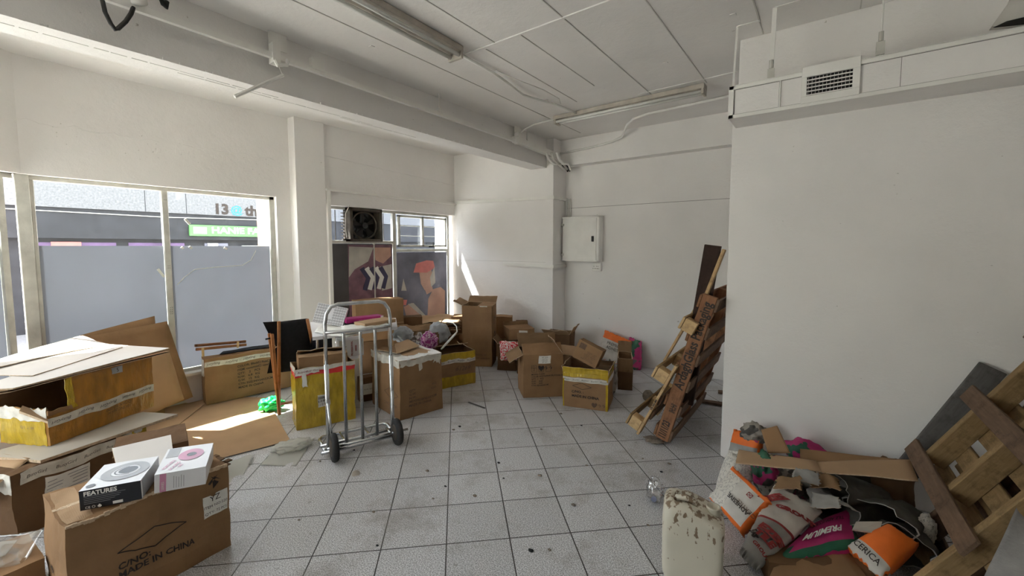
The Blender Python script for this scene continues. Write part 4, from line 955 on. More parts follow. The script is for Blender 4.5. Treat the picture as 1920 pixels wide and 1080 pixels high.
for k, L in enumerate((0.135, 0.12, 0.115, 0.10, 0.085)): m.bar(f(0.014, 0.058 - k * 0.0075), f(0.014 + L, 0.058 - k * 0.0075), 0.0014, 0.0005, up=(0, -1, 0))
m.build('small_print', MAT['grey_print'], bf, world=False)
b1.text('F', 0.08, 0.13, 'CE \u25cb \u2663', 0.014, 'white', align='LEFT', parent=bf, off=0.003)
m = MB(); m.quad(f(0.105, 0.007), f(0.138, 0.007), f(0.138, 0.019), f(0.105, 0.019)); m.build('small_print', MAT['white'], bf, world=False)
disc(b1, 'T', 0.56, 0.52, 0.050, 0.082, 'grey_print', 'printed_ring', 0.002); disc(b1, 'T', 0.56, 0.52, 0.0, 0.048, 'white_box', 'printed_ring', 0.0022); disc(b1, 'T', 0.60, 0.54, 0.0, 0.033, 'black_box', 'printed_lens', 0.0026); disc(b1, 'T', 0.57, 0.53, 0.036, 0.041, 'black_box', 'printed_ring', 0.0026, arc=(90, 300))
disc(b1, 'T', 0.13, 0.13, 0.0, 0.015, 'black_box', 'printed_dot', 0.002)
b1.patch('R', 0.05, 0.95, 0.05, 0.95, 'grey_print', 'dark_side_panel', 0.001)
b2 = small_box('product_box', 'white product box with a pink device printed on top, on front left carton', (-2.335, 0.480, ztop + 0.004), 66, 0.185, 0.27, 0.085, 'white_box', 6, tilt=(0, 3))
b2.patch('F', 0.10, 0.22, 0.02, 0.98, 'pink_print', 'pink_stripe', 0.001)
b2.text('F', 0.16, 0.35, 'SERIES', 0.014, 'white', rot=90, off=0.003)
for k in range(5):
    f = b2.fn('F', 0.0022); m = MB(); m.bar(f(0.068 + k * 0.009, 0.012), f(0.068 + k * 0.009, 0.068 - (k % 3) * .004), 0.0018, 0.0005, up=(0, -1, 0)); m.build('small_print', MAT['grey_print'], b2.root, world=False)
disc(b2, 'T', 0.58, 0.60, 0.022, 0.062, 'pink_print', 'printed_device', 0.002, sx=0.8); disc(b2, 'T', 0.60, 0.60, 0.0, 0.018, 'black_box', 'printed_device', 0.0024)
for k, (u, v, s_) in enumerate(((0.2, 0.30, 'PORTABLE'), (0.33, 0.22, 'SCALING'), (0.45, 0.2, 'SET'))): b2.text('T', u, v, s_, 0.018, 'pink_print', rot=70, off=0.0024, bold=0.0005)
b2.patch('T', 0.05, 0.3, 0.6, 0.98, 'grey_print', 'printed_panel', 0.0012)
sheet_thing('board_offcut', 'grey board offcut under the two product boxes behind the front left carton', 'board', [(-2.64, 0.42, 0.452), (-2.60, 0.62, 0.452), (-2.97, 0.70, 0.458), (-3.02, 0.46, 0.458)], 0.012, [MAT['sheet'], MAT['card_edge']], n=4)
c = carton2('carton', 'squashed brown carton wedged behind the front left carton', (-2.97, 0.45, 0), (-2.90, 0.76, 0), 0.32, 0.42, mat='card_dark', seed=77)

# stack: lower dark carton, board, tape-covered carton, sheets
c3 = Carton('carton', 'dark worn carton at the bottom of the left stack, below the board', (-3.335, 0.125, 0), 110, 0.62, 0.45, 0.352, 'card_dark', amp=0.014, seed=21, bulge=0.015)
c3.brand_tape('F', 0.80, 0.99, 0.05, 0.98, n=5, mat='white_tape')
l = c3.patch('F', 0.20, 0.50, 0.40, 0.77, 'paper', 'paper_label', 0.0025); 
for k in range(6):
    f = c3.fn('F', 0.0045); m = MB(); m.bar(f(0.13, 0.155 + k * 0.018), f(0.30, 0.16 + k * 0.018), 0.004, 0.0006, up=(0, -1, 0)); m.build('label_print', MAT['grey_print'], l, world=False)
c3.patch('F', 0.88, 1.0, 0.1, 0.99, 'yellow_tape', 'yellow_tape', 0.0022, ragged=0.03)
c3.patch('L', 0.0, 1.0, 0.7, 1.0, 'white_tape', 'ragged_tape', 0.0022, ragged=0.04)
for k in range(5):
    z = 0.30 - k * 0.012; q = 0.02 * k
    sheet_thing('cardboard_sheet', ('pale cardboard sheet jammed beside the left stack, ' + ('topmost', 'second', 'third', 'fourth', 'lowest')[k] + ' of five'), 'cardboard sheet', [(-3.56 - q, -0.16, z - 0.07), (-3.33 - q, 0.00, z - 0.03), (-3.46 - q, 0.20, 0.372 - k * 0.003), (-3.80 - q, 0.06, 0.372 - k * 0.003)], 0.005, [MAT['card_light'], MAT['card_edge']], group='cardboard sheets beside the left stack', n=6, amp=0.006, seed=30 + k)
sheet_thing('particle_board', 'pale particle board lying between the two stacked cartons at left', 'board', [(-3.748, 0.032, 0.372), (-3.384, 0.231, 0.372), (-3.572, 0.886, 0.372), (-3.814, 0.752, 0.372)], 0.016, [MAT['board'], MAT['card_edge']], n=4)
C2Z = 0.374
c2 = Carton('carton', 'carton wrapped in brown tape, torn open at its left corner, upper in left stack', (-3.575, 0.285, C2Z), 119, 0.625, 0.345, 0.372, 'orange_tape', amp=0.010, seed=12, bulge=0.012, holes={'L': [(0, 1, 0.6, 0.95)], 'F': [(0, 0.2, 0.5, 0.95)]})
c2.brand_tape('F', 0.31, 0.45, 0.0, 1.0, n=5, flip=True)
c2.patch('L', 0.0, 1.0, 0.42, 0.60, 'white_tape', 'clear_tape_wrap', 0.003, ragged=0.05)
c2.patch('L', 0.02, 0.95, 0.0, 0.42, 'yellow_tape', 'yellow_tape', 0.002, ragged=0.03)
c2.patch('F', 0.0, 0.18, 0.50, 0.56, 'card', 'torn_flap', 0.008, ragged=0.02)
c2.patch('F', 0.15, 0.21, 0.50, 1.0, 'yellow_tape', 'torn_edge', 0.004, ragged=0.05)
c2.text('F', 0.60, 0.27, 'OCHX SO200', 0.026, 'ink_faint', rot=180); c2.text('F', 0.60, 0.20, 'GK INC.20X.RI', 0.022, 'ink_faint', rot=180)
c2.text('L', 0.6, 0.30, 'QTY: 20', 0.024, 'ink_faint')
l = c2.patch('F', 0.56, 0.67, 0.86, 0.97, 'grey_cloth', 'blue_sticker', 0.003); c2.text('F', 0.615, 0.915, '5', 0.035, 'ink', parent=l, off=0.005)
sheet_thing('cardboard_strip', 'folded cardboard strip sticking out of the torn corner of the tape-wrapped carton', 'cardboard', [(-3.651, 0.185, 0.6), (-3.55, 0.283, 0.53), (-3.605, 0.286, 0.56), (-3.68, 0.2, 0.62)], 0.02, [MAT['card_light'], MAT['card_edge']], n=3)

zt = 0.752
def tops(label, corners, mat, th=0.004, seed=1, amp=0.004, name='card_sheet', grp='sheets stacked on the tape-wrapped carton', bend=0.0):
    return sheet_thing(name, label, 'sheet', corners, th, [MAT[mat], MAT['card_edge']], group=grp, n=14, amp=amp, seed=seed, freq=2.2, bend=bend)
tops('brown cardboard sheet lowest on the tape-wrapped carton, just visible', [(-3.515, 0.064, 0.752), (-3.509, 0.151, 0.752), (-3.889, 0.932, 0.752), (-4.517, 0.714, 0.752)], 'card_dark', seed=41)
tops('dark backing sheet second in the pile on the tape-wrapped carton', [(-3.543, 0.066, 0.76), (-3.521, 0.144, 0.76), (-3.903, 0.943, 0.76), (-4.544, 0.72, 0.76)], 'card', seed=42)
tops('grey hardboard sheet on top of the tape-wrapped carton at left', [(-3.644, 0.016, 0.77), (-3.506, 0.163, 0.77), (-3.955, 0.956, 0.77), (-4.486, 0.71, 0.77)], 'sheet', th=0.008, seed=43)
tops('white sunlit sheet behind the grey hardboard at the far left', [(-4.091, 0.024, 0.776), (-3.721, 0.249, 0.776), (-4.25, 0.745, 0.776), (-4.6, 0.566, 0.835)], 'sheet', seed=44, amp=0.004)
tops('white sunlit sheet topmost on the pile, beside the window post', [(-4.066, -0.014, 0.79), (-4.062, 0.124, 0.79), (-4.314, 0.668, 0.79), (-4.68, 0.592, 0.838)], 'sheet', seed=45, amp=0.005, bend=0.01)
# leaning cardboard against the window
def lean(label, corners, seed, mat='card'):
    return sheet_thing('cardboard_sheet', label, 'cardboard sheet', corners, 0.006, [MAT[mat], MAT['card_edge']], group='cardboard sheets leaning on the window', n=12, amp=0.01, seed=seed, freq=2.5)
lean('brown cardboard sheet leaning on the window, tallest and furthest back', [(-4.66, 0.45, 0.02), (-4.62, 1.06, 0.01), (-4.9, 1.09, 0.903), (-4.9, 0.604, 0.807)], 51)
s = lean('brown cardboard sheet leaning on window in front of the tallest one', [(-4.60, 0.50, 0.015), (-4.72, 1.295, 0.123), (-4.86, 1.167, 0.847), (-4.84, 0.62, 0.795)], 52)
lean('creased cardboard sheet nearest to the taped carton, leaning low', [(-4.46, 0.50, 0.015), (-4.62, 1.199, 0.153), (-4.66, 1.125, 0.595), (-4.62, 0.68, 0.657)], 53, 'card_light')
# flat sheets on floor
def flat(label, corners, seed, th=0.004, mat='card_light'):
    return sheet_thing('cardboard_sheet', label, 'cardboard sheet', corners, th, [MAT[mat], MAT['card_edge']], group='flattened cardboard on the floor', n=12, amp=0.003, seed=seed, freq=2)
flat('large flat cardboard sheet on floor in the sun patch', [(-3.58, 0.584, 0.012), (-3.327, 1.524, 0.012), (-4.056, 1.72, 0.012), (-4.64, 0.847, 0.012)], 61)
flat('flat cardboard on the floor under the text-printed carton', [(-4.641, 0.864, 0.006), (-3.943, 1.523, 0.006), (-4.407, 1.91, 0.006), (-5.184, 1.346, 0.006)], 62)
flat('small flat cardboard by the foot of the leaning sheets', [(-4.175, 0.606, 0.018), (-4.334, 1.059, 0.018), (-4.761, 1.387, 0.018), (-5.189, 1.155, 0.018)], 63)
for (px, tx) in ((1, 'Hill'), ):
    m = MB()
o = COL.objects[-1]

# printed carton by the window
c4_ = Carton('carton', 'long brown carton with printed size list beside the window, rails on top', (-4.715, 1.393, 0.012), 82.5, 0.76, 0.14, 0.447, 'card', amp=0.006, seed=14, bulge=0.006)
c4_.brand_tape('F', 0.82, 0.93, 0.0, 1.0, n=5, flip=True)
for k, s_ in enumerate(('COLOR: Black\u25a1 Pink\u25a1 gold\u25a1', 'ITEM: common\u25a1 new\u25a1', 'QTY:    2    PCS', 'N.W.   6.8   KG', 'G.W.   12   KG', 'CTN SIZE:94X54X53CM', 'MADE IN CHINA')):
    c4_.text('F', 0.355, 0.73 - k * 0.081, s_, 0.030, 'ink', align='LEFT', bold=0.0007)
c4_.patch('L', 0.1, 0.9, 0.62, 0.98, 'white_tape', 'clear_tape_wrap', 0.0025, ragged=0.03)
for k in range(6): c4_.text('L', 0.5, 0.55 - k * 0.075, ('COLOR', 'ITEM', 'QTY 2', 'N.W.', 'G.W.', 'SIZE')[k], 0.028, 'ink_faint')
# it is deep: second half towards the wall
sheet_thing('black_sheet', 'black plastic sheet lying on the printed carton by the window', 'sheet', [(-4.80, 1.55, 0.466), (-4.70, 2.02, 0.466), (-4.86, 2.04, 0.468), (-4.90, 1.62, 0.468)], 0.004, [MAT['black'], MAT['black']], n=8, amp=0.008, seed=4)
g = thing('folded_wooden_stool', 'folded wooden rails of a small stool on the printed carton', 'stool', (-4.80, 1.6, 0.47))
plank('rail', g, (-4.8, 1.351, 0.59), (-4.8, 1.793, 0.551), (0, 0, 1), 0.025, 0.022, 'wood_rail'); plank('rail', g, (-4.76, 1.347, 0.561), (-4.76, 1.781, 0.525), (0, 0, 1), 0.025, 0.022, 'wood_rail')
plank('cross_bar', g, (-4.73, 1.394, 0.571), (-4.73, 1.394, 0.488), (0, 1, 0), 0.02, 0.012, 'card_light' if False else 'wood_pale'); plank('cross_bar', g, (-4.75, 1.701, 0.574), (-4.75, 1.698, 0.509), (0, 1, 0), 0.02, 0.012, 'wood_pale')

# folded stool with black canvas
g = thing('folding_chair', 'folded wooden chair with black fabric seat standing beside the window', 'chair', (-3.95, 1.75, 0))
s = Sheet([(-4.02, 1.784, 0.367), (-4.02, 2.093, 0.335), (-4.02, 2.052, 0.837), (-4.02, 1.746, 0.844)], 0.004, amp=0.012, seed=6, n=14, freq=3); s.build('fabric_seat', MAT['black'], g)
s = Sheet([(-4, 1.655, 0.392), (-4, 1.79, 0.38), (-3.97, 1.793, 0.843), (-3.96, 1.621, 0.869)], 0.004, amp=0.006, seed=7, n=10)
m = MB(); m.prism([(-3.96, 1.621, 0.869), (-3.97, 1.766, 0.857), (-3.98, 1.777, 0.666), (-3.98, 1.733, 0.625), (-3.97, 1.682, 0.723)], (-0.004, 0, 0)); m.build('fabric_fold', MAT['black'], g)
m = MB(); m.prism([(-4, 1.703, 0.578), (-4, 1.8, 0.659), (-4, 1.789, 0.375), (-4, 1.655, 0.392)], (-0.004, 0, 0)); m.build('fabric_fold', MAT['black'], g)
for (a, b) in (((-3.93, 1.743, 0.864), (-3.93, 1.711, 0.015)), ((-3.9, 1.667, 0.764), (-3.9, 1.702, 0.016)), ((-3.95, 2.011, 0.845), (-3.99, 2.079, 0.546)), ((-3.95, 1.666, 0.763), (-3.97, 1.721, 0.173))): plank('leg', g, a, b, (0, 1, 0), 0.026, 0.018, 'wood_stool')
plank('foot_rail', g, (-3.93, 1.719, 0.102), (-4.02, 1.915, 0.053), (0, 0, 1), 0.022, 0.018, 'wood_stool')
m = MB(); m.tube([(-3.92, 1.621, 0.722), (-3.92, 1.683, 0.725)], 0.008, 8); m.build('pivot_rod', MAT['dark'], g)
tag(COL.objects[-1], None)

# bags on the floor
crumple('plastic_bag', 'crumpled bright green plastic bag on the flattened cardboard', 'bag', (-4.098, 1.715, 0.014), (0.155, 0.10, 0.10), MAT['green'], 3, 0.75, rz=60)
crumple('plastic_bag', 'clear crumpled plastic bag on floor beside the hand truck wheel', 'bag', (-3.181, 1.47, 0.003), (0.20, 0.14, 0.05), MAT['milky'], 5, 0.8, rz=70)
sheet_thing('plastic_bag', 'flat empty clear plastic bag on the floor beside the crumpled bag', 'bag', [(-3.113, 1.217, 0.008), (-2.912, 1.367, 0.008), (-3.221, 1.667, 0.01), (-3.323, 1.426, 0.008)], 0.002, [MAT['milky'], MAT['milky']], n=14, amp=0.012, seed=8)
sheet_thing('plastic_bag', 'clear plastic bag on floor behind the front left carton', 'bag', [(-2.988, 0.939, 0.008), (-3.045, 1.072, 0.008), (-3.303, 1.259, 0.01), (-3.394, 1.042, 0.008)], 0.002, [MAT['milky'], MAT['milky']], n=14, amp=0.018, seed=9)
sheet_thing('plastic_bag', 'clear plastic bag with folded paper inside at bottom left corner', 'bag', [(-2.694, -0.031, 0.22), (-2.663, 0.113, 0.2), (-2.792, 0.184, 0.26), (-2.824, 0.003, 0.3)], 0.03, [MAT['plastic'], MAT['plastic']], n=18, amp=0.03, seed=10, puff=0.02)
sheet_thing('paper_sheet', 'white paper inside the clear plastic bag at the bottom left corner', 'paper', [(-2.787, -0.03, 0.215), (-2.778, 0.068, 0.21), (-2.836, 0.106, 0.23), (-2.863, 0.002, 0.26)], 0.004, [MAT['paper'], MAT['paper']], n=4)
c = Carton('carton', 'small brown carton below the plastic bag at bottom left corner', (-2.62, -0.02, 0), 95, 0.19, 0.3, 0.20, 'card', seed=18)

# ================================================================== hand truck
ht = thing('hand_truck', 'galvanised steel hand truck with two black wheels standing empty', 'hand truck', (-2.80, 1.80, 0))
AX = Vector((0.330, 0.944, 0)); BX = Vector((-0.944, 0.330, 0))
PL = Vector((-2.868, 1.588, 0)); PR = PL + AX * 0.475
def hp(l, b, z): return PL + AX * l + BX * b + Vector((0, 0, z))
W_ = 0.475; m = MB()
arc = [hp(0, 0.02, 0.62), hp(0, 0.01, 0.98), hp(0.012, 0.01, 1.05), hp(0.045, 0.01, 1.10), hp(0.09, 0.01, 1.115), hp(W_ - 0.09, 0.01, 1.115), hp(W_ - 0.045, 0.01, 1.10), hp(W_ - 0.012, 0.01, 1.05), hp(W_, 0.01, 0.98), hp(W_, 0.02, 0.62)]
m.tube(arc, 0.0135, 12); m.build('handle_frame', MAT['chrome'], ht, smooth=True)
for l in (0, W_):
    m = MB(); m.tube([hp(l, 0.005, 0.03), hp(l, 0.005, 0.68)], 0.016, 12); m.build('lower_upright', MAT['chrome'], ht, smooth=True)
    m = MB(); m.tube([hp(l + 0.02 * (1 if l else -1) * -1, -0.045, 0.06), hp(l, -0.004, 0.40)], 0.010, 10); m.build('brace', MAT['chrome'], ht, smooth=True)
for l in (0.125, 0.245, 0.355):
    m = MB(); m.tube([hp(l, 0.01, 0.05), hp(l, 0.01, 0.885), hp(l, 0.012, 0.91)], 0.0125, 10); m.build('upright_bar', MAT['chrome'], ht, smooth=True)
m = MB(); m.tube([hp(0, 0.01, 0.915), hp(W_ / 2, 0.01, 0.905), hp(W_, 0.01, 0.915)], 0.014, 10); m.build('top_crossbar', MAT['chrome'], ht, smooth=True)
for (z, b) in ((0.075, 0.02), (0.035, -0.01)):
    m = MB(); m.tube([hp(-0.055, b, z), hp(W_ + 0.06, b, z)], 0.0135, 10); m.build('bottom_crossbar', MAT['chrome'], ht, smooth=True)
m = MB(); m.tube([hp(-0.02, 0.0, 0.03), hp(-0.03, 0.24, 0.03), hp(0.0, 0.28, 0.03), hp(W_, 0.28, 0.03), hp(W_ + 0.03, 0.24, 0.03), hp(W_ + 0.02, 0.0, 0.03)], 0.013, 10)
m.tube([hp(0.13, 0.0, 0.04), hp(0.13, 0.28, 0.035)], 0.010, 8); m.tube([hp(0.32, 0.0, 0.04), hp(0.32, 0.28, 0.035)], 0.010, 8); m.build('toe_frame', MAT['chrome'], ht, smooth=True)
for l in (0.015, 0.475):
    ctr_ = hp(l, -0.105, 0.101); m = MB()
    rr = [0.078, 0.094, 0.101, 0.101, 0.094, 0.078]; xx = [-0.022, -0.020, -0.010, 0.010, 0.020, 0.022]
    m.tube([ctr_ + AX * x for x in xx], rr, 28); wh = m.build('wheel', MAT['rubber'], ht, smooth=True)
    for sg in (-1, 1):
        m = MB(); m.tube([ctr_ + AX * (0.0215 * sg), ctr_ + AX * (0.026 * sg)], [0.062, 0.05], 24); m.build('wheel_rim', MAT['grill'], wh)
    m = MB(); m.tube([ctr_ - AX * 0.034, ctr_ + AX * 0.034], 0.013, 10); m.build('axle_nut', MAT['chrome'], wh)
m = MB(); m.tube([hp(-0.03, -0.105, 0.101), hp(W_ + 0.085, -0.105, 0.101)], 0.009, 10)
for l in (0.05, W_ - 0.05): m.tube([hp(l, -0.105, 0.101), hp(l, 0.01, 0.10)], 0.009, 8)
m.build('axle', MAT['chrome'], ht, smooth=True)

# ================================================================== middle cartons
c5 = Carton('carton', 'open carton wrapped in yellow tape with red band behind the hand truck', (-3.473, 1.648, 0), 70.2, 0.475, 0.30, 0.520, 'yellow_tape', open_top=True, amp=0.012, seed=24, bulge=0.012)
c5.patch('F', 0, 1, 0.87, 0.955, 'red_tape', 'red_tape', 0.0022); c5.patch('L', 0, 1, 0.87, 0.955, 'red_tape', 'red_tape', 0.0022)
c5.patch('F', 0, 1, 0.94, 1.0, 'white_tape', 'printed_tape', 0.003, ragged=0.02); c5.patch('L', 0, 1, 0.93, 1.0, 'white_tape', 'printed_tape', 0.003, ragged=0.02)
c5.patch('F', 0.0, 0.38, 0.90, 0.985, 'paper', 'tape_label', 0.004, ragged=0.02); c5.patch('F', 0.11, 0.19, 0.70, 0.92, 'paper', 'hanging_tape', 0.004, ragged=0.02)
l = c5.patch('F', 0.35, 0.55, 0.33, 0.53, 'paper', 'barcode_label', 0.0025)
rnd = random.Random(2); f = c5.fn('F', 0.0045); o_, U_, V_, N_, un_, vn_ = c5.ff['F']
for k in range(3):
    m = MB()
    for q in range(9): m.bar(f(0.172 + q * 0.0095, 0.180 + k * 0.03), f(0.172 + q * 0.0095, 0.202 + k * 0.03), rnd.choice((0.002, 0.004, 0.005)), 0.0005, up=(0, -1, 0))
    m.build('label_print', MAT['ink'], l, world=False)
for k in range(3): c5.text('F', 0.12 + k * 0.1, 0.943, ('BusyGirl', 'Busy', 'Girl')[k], 0.022, 'ink_red', off=0.006, shear=0.3)
c = carton2('carton', 'brown box with opened lid sitting inside the yellow-taped carton', (-3.55, 1.72, 0.32), (-3.40, 2.08, 0.32), 0.19, 0.27, seed=25)
c.flap('B', 0.17, -72, 'card_light', label='folded-in lid flap'); c.flap('F', 0.05, -70, 'card_light')
c6 = Carton('carton', 'brown carton with ragged white tape around its top, right of the hand truck', (-2.947, 2.295, 0), 79.5, 0.440, 0.56, 0.535, 'card', amp=0.008, seed=26, bulge=0.012)
for k, (s_, z) in enumerate((('QTY', .47), ('G.W.', .405), ('N.W.', .34), ('MEAS:62.4X42X57CM', .275), ('MADE IN CHINA', .21))): c6.text('F', 0.19, z, s_, 0.031, 'ink_faint', align='LEFT', bold=0.0006)
c6.text('F', 0.72, 0.50, 'PCS', 0.03, 'ink_faint', align='LEFT'); c6.text('F', 0.70, 0.43, 'KGS', 0.03, 'ink_faint', align='LEFT')
diamond(c6, 'L', 0.55, 0.95, 0.30, 0.52, 'ink_faint'); c6.text('L', 0.7, 0.2, 'C/NO: CHINA', 0.04, 'ink_faint')
c6.patch('F', 0, 1, 0.90, 1.0, 'white_tape', 'ragged_tape', 0.003, ragged=0.06); c6.patch('L', 0, 1, 0.88, 1.0, 'white_tape', 'ragged_tape', 0.003, ragged=0.05)
c6.patch('T', 0, 1, 0.0, 0.9, 'white_tape', 'ragged_tape', 0.003, ragged=0.04); c6.patch('F', 0.42, 0.50, 0.80, 0.93, 'white_tape', 'hanging_tape', 0.004, ragged=0.03); c6.patch('F', 0.78, 0.95, 0.86, 0.97, 'white_tape', 'hanging_tape', 0.005, ragged=0.08)
c6.patch('T', 0.3, 0.9, 0.2, 0.85, 'card_light', 'worn_top', 0.0045, ragged=0.12)
for k in range(14):
    pass
s = sheet_thing('cardboard_piece', 'loose cardboard piece on the carton with ragged white tape', 'cardboard', [(-3.12, 2.405, 0.56), (-3.161, 2.713, 0.565), (-3.427, 2.786, 0.58), (-3.396, 2.594, 0.57)], 0.006, [MAT['card_light'], MAT['card_edge']], n=5, amp=0.004)
s = sheet_thing('cardboard_piece', 'dark loose flap beside the loose cardboard piece on the ragged carton', 'cardboard', [(-3.398, 2.397, 0.555), (-3.12, 2.429, 0.555), (-3.318, 2.566, 0.56), (-3.43, 2.481, 0.56)], 0.005, [MAT['card'], MAT['card_edge']], n=5, amp=0.004)
c7 = Carton('carton', 'yellow-taped open carton with handwriting behind the ragged carton', (-3.341, 2.92, 0), 67.8, 0.60, 0.30, 0.372, 'card', open_top=True, amp=0.010, seed=27, bulge=0.01)
c7.patch('F', 0, 1, 0.80, 1.0, 'yellow_tape', 'yellow_tape', 0.0022, ragged=0.02); c7.patch('F', 0, 1, 0.0, 0.33, 'yellow_tape', 'yellow_tape', 0.0022, ragged=0.02)
c7.brand_tape('F', 0.70, 0.82, 0, 1, n=5); c7.patch('R', 0, 1, 0.0, 1.0, 'yellow_tape', 'yellow_tape', 0.002, ragged=0.01)
c7.text('F', 0.72, 0.52, '61269', 0.07, 'ink_faint', shear=0.5)
c7.flap('R', 0.10, -60, 'card_dark'); c7.flap('B', 0.12, -65, 'card_dark')
crumple('patterned_cloth', 'crumpled pink patterned cloth on the yellow-taped open carton', 'cloth', (-3.50, 3.14, 0.40), (0.085, 0.14, 0.15), MAT['floral'], 14, 0.6)
crumple('plastic_bag', 'grey plastic bag behind the ragged-taped carton', 'bag', (-3.68, 2.92, 0.50), (0.13, 0.16, 0.13), MAT['grey_cloth'], 15, 0.6)
crumple('plastic_bag', 'clear crumpled plastic between the grey bag and pink cloth', 'bag', (-3.62, 3.10, 0.40), (0.12, 0.14, 0.13), MAT['plastic'], 16, 0.7)
crumple('plastic_bag', 'grey bag behind the white curved strip', 'bag', (-3.75, 3.52, 0.38), (0.15, 0.18, 0.18), MAT['grey_cloth'], 17, 0.5)
m = MB(); m.tube([(-3.323, 3.15, 0.417), (-3.299, 3.2, 0.47), (-3.266, 3.3, 0.558), (-3.254, 3.33, 0.59), (-3.311, 3.38, 0.636), (-3.4, 3.42, 0.657), (-3.535, 3.45, 0.65)], [0.009, 0.012, 0.012, 0.008, 0.006, 0.006, 0.006], 8)
tag(m.build('plastic_strip', MAT['white'], None, smooth=True), 'white curved plastic strip rising from the pink patterned cloth', 'plastic strip')
c = carton2('carton', 'small brown open box between the grey bags', (-3.80, 3.10, 0.36), (-3.66, 3.44, 0.36), 0.22, 0.16, mat='card_dark', open_top=True, seed=31)
c.flap('B', 0.10, 60, 'card'); c.flap('L', 0.08, 50, 'card')

# table pile behind hand truck
tb = thing('folding_table', 'white folding table buried under boxes near the pillar', 'table', (-3.9, 2.4, 0))
s = Sheet([(-3.593, 1.871, 0.74), (-3.401, 2.635, 0.74), (-3.826, 2.945, 0.74), (-4.327, 2.236, 0.74)], 0.03, amp=0.0, n=2); s.build('table_top', MAT['white_box'], tb, smooth=False)
for p in ((-3.675, 1.982, 0.7), (-3.545, 2.679, 0.7), (-4.277, 2.312, 0.7), (-3.935, 2.976, 0.7)):
    m = MB(); m.tube([Vector((p[0] - 0.05, p[1], 0.0)), Vector((p[0] - 0.05, p[1], 0.71))], 0.012, 8); m.build('leg', MAT['chrome'], tb)
for k, (cor, lab) in enumerate((([(-3.732, 1.965, 0.755), (-3.329, 2.037, 0.755), (-3.525, 2.444, 0.755), (-4.108, 2.221, 0.755)], 'crumpled white paper left of centre on the folding table'), ([(-3.382, 2.019, 0.775), (-3.292, 2.488, 0.775), (-3.548, 2.586, 0.785), (-3.679, 2.199, 0.785)], 'long white paper sheets on the folding table below the magenta box'))):
    sheet_thing('paper_sheets', lab, 'paper', cor, 0.012, [MAT['paper'], MAT['paper']], n=14, amp=0.012, seed=60 + k, freq=9)
# perforated white panel
pg = thing('perforated_panel', 'white plastic panel with rows of round holes leaning on folding table', 'plastic panel', (-4.0, 2.25, 0.8))
s = Sheet([(-4.017, 2.091, 0.8), (-3.8, 2.282, 0.748), (-3.84, 2.37, 0.915), (-4.02, 2.164, 0.982)], 0.035, n=6); s.build('panel_body', MAT['white_box'], pg, smooth=False)
m = MB()
for j in range(7):
    for i in range(12):
        if 3 < i < 7 and 1 < j < 6: continue
        u = 0.06 + i * 0.08; v = 0.08 + j * 0.14; cc = s.pt(u, v, 0.0015); ux = (s.c[1] - s.c[0]).normalized(); vx = s.N.cross(ux)
        vs = []
        for a in [q * math.pi / 5 for q in range(10)]: vs += [cc + (ux * math.cos(a) + vx * math.sin(a)) * 0.0095, cc + (ux * math.cos(a) + vx * math.sin(a)) * 0.005]
        m.add(vs, [(2 * q, 2 * ((q + 1) % 10), 2 * ((q + 1) % 10) + 1, 2 * q + 1) for q in range(10)])
o = m.build('hole_pattern', MAT['grey_print'], pg)
c = carton2('carton', 'flat magenta cardboard box with white end on the folding table', (-3.779, 2.316, 0.772), (-3.694, 2.686, 0.772), 0.14, 0.042, mat='magenta', seed=33, amp=0.002)
c.text('F', 0.55, 0.45, 'HAIR REMOVAL SERIES', 0.018, 'pink_print'); c.patch('F', 0.92, 1.0, 0, 1, 'paper', 'white_end_label', 0.0015)
c = carton2('carton', 'thin black box under the magenta box', (-3.756, 2.29, 0.752), (-3.636, 2.522, 0.752), 0.12, 0.02, mat='dark', seed=34, amp=0.001)
c = carton2('carton', 'flat brown box lying at the right end of the folding table', (-3.466, 2.31, 0.772), (-3.463, 2.664, 0.772), 0.18, 0.035, mat='card_light', seed=35, amp=0.002, )
c = carton2('carton', 'wide brown carton standing behind the magenta box against the posters', (-4.42, 2.83, 0.40), (-4.21, 3.36, 0.40), 0.22, 0.49, mat='card', seed=36)
c.patch('F', 0.0, 1.0, 0.38, 0.40, 'card_light', 'fold_line', 0.002); c.patch('F', 0, 0.97, 0.20, 0.22, 'card_light', 'fold_line', 0.003)
c = carton2('carton', 'brown carton at floor level below the wide carton by the posters', (-4.44, 2.83, 0.0), (-4.22, 3.36, 0.0), 0.24, 0.395, mat='card_dark', seed=37)
c = carton2('carton', 'small brown carton with barcode labels right of the magenta box', (-4.18, 3.13, 0.41), (-4.09, 3.35, 0.41), 0.10, 0.15, seed=38)
l = c.patch('F', 0.40, 0.72, 0.25, 0.85, 'paper', 'barcode_label', 0.002); m = MB(); f = c.fn('F', 0.004)
for q in range(4): m.bar(f(0.11, 0.05 + q * 0.022), f(0.155, 0.05 + q * 0.022), 0.008, 0.0006, up=(0, -1, 0))
m.build('label_print', MAT['ink'], l, world=False)
c = carton2('carton', 'small brown carton with barcode label, lower of the labelled pair', (-4.10, 3.12, 0.26), (-4.00, 3.36, 0.26), 0.18, 0.145, seed=39)
l = c.patch('F', 0.55, 0.80, 0.25, 0.85, 'paper', 'barcode_label', 0.002); m = MB(); f = c.fn('F', 0.004)
for q in range(4): m.bar(f(0.15, 0.05 + q * 0.022), f(0.20, 0.05 + q * 0.022), 0.008, 0.0006, up=(0, -1, 0))
m.build('label_print', MAT['ink'], l, world=False)
c = carton2('carton', 'dark brown carton at floor level under the labelled pair of small cartons', (-4.08, 3.02, 0.0), (-3.96, 3.32, 0.0), 0.22, 0.255, mat='card_dark', seed=40)
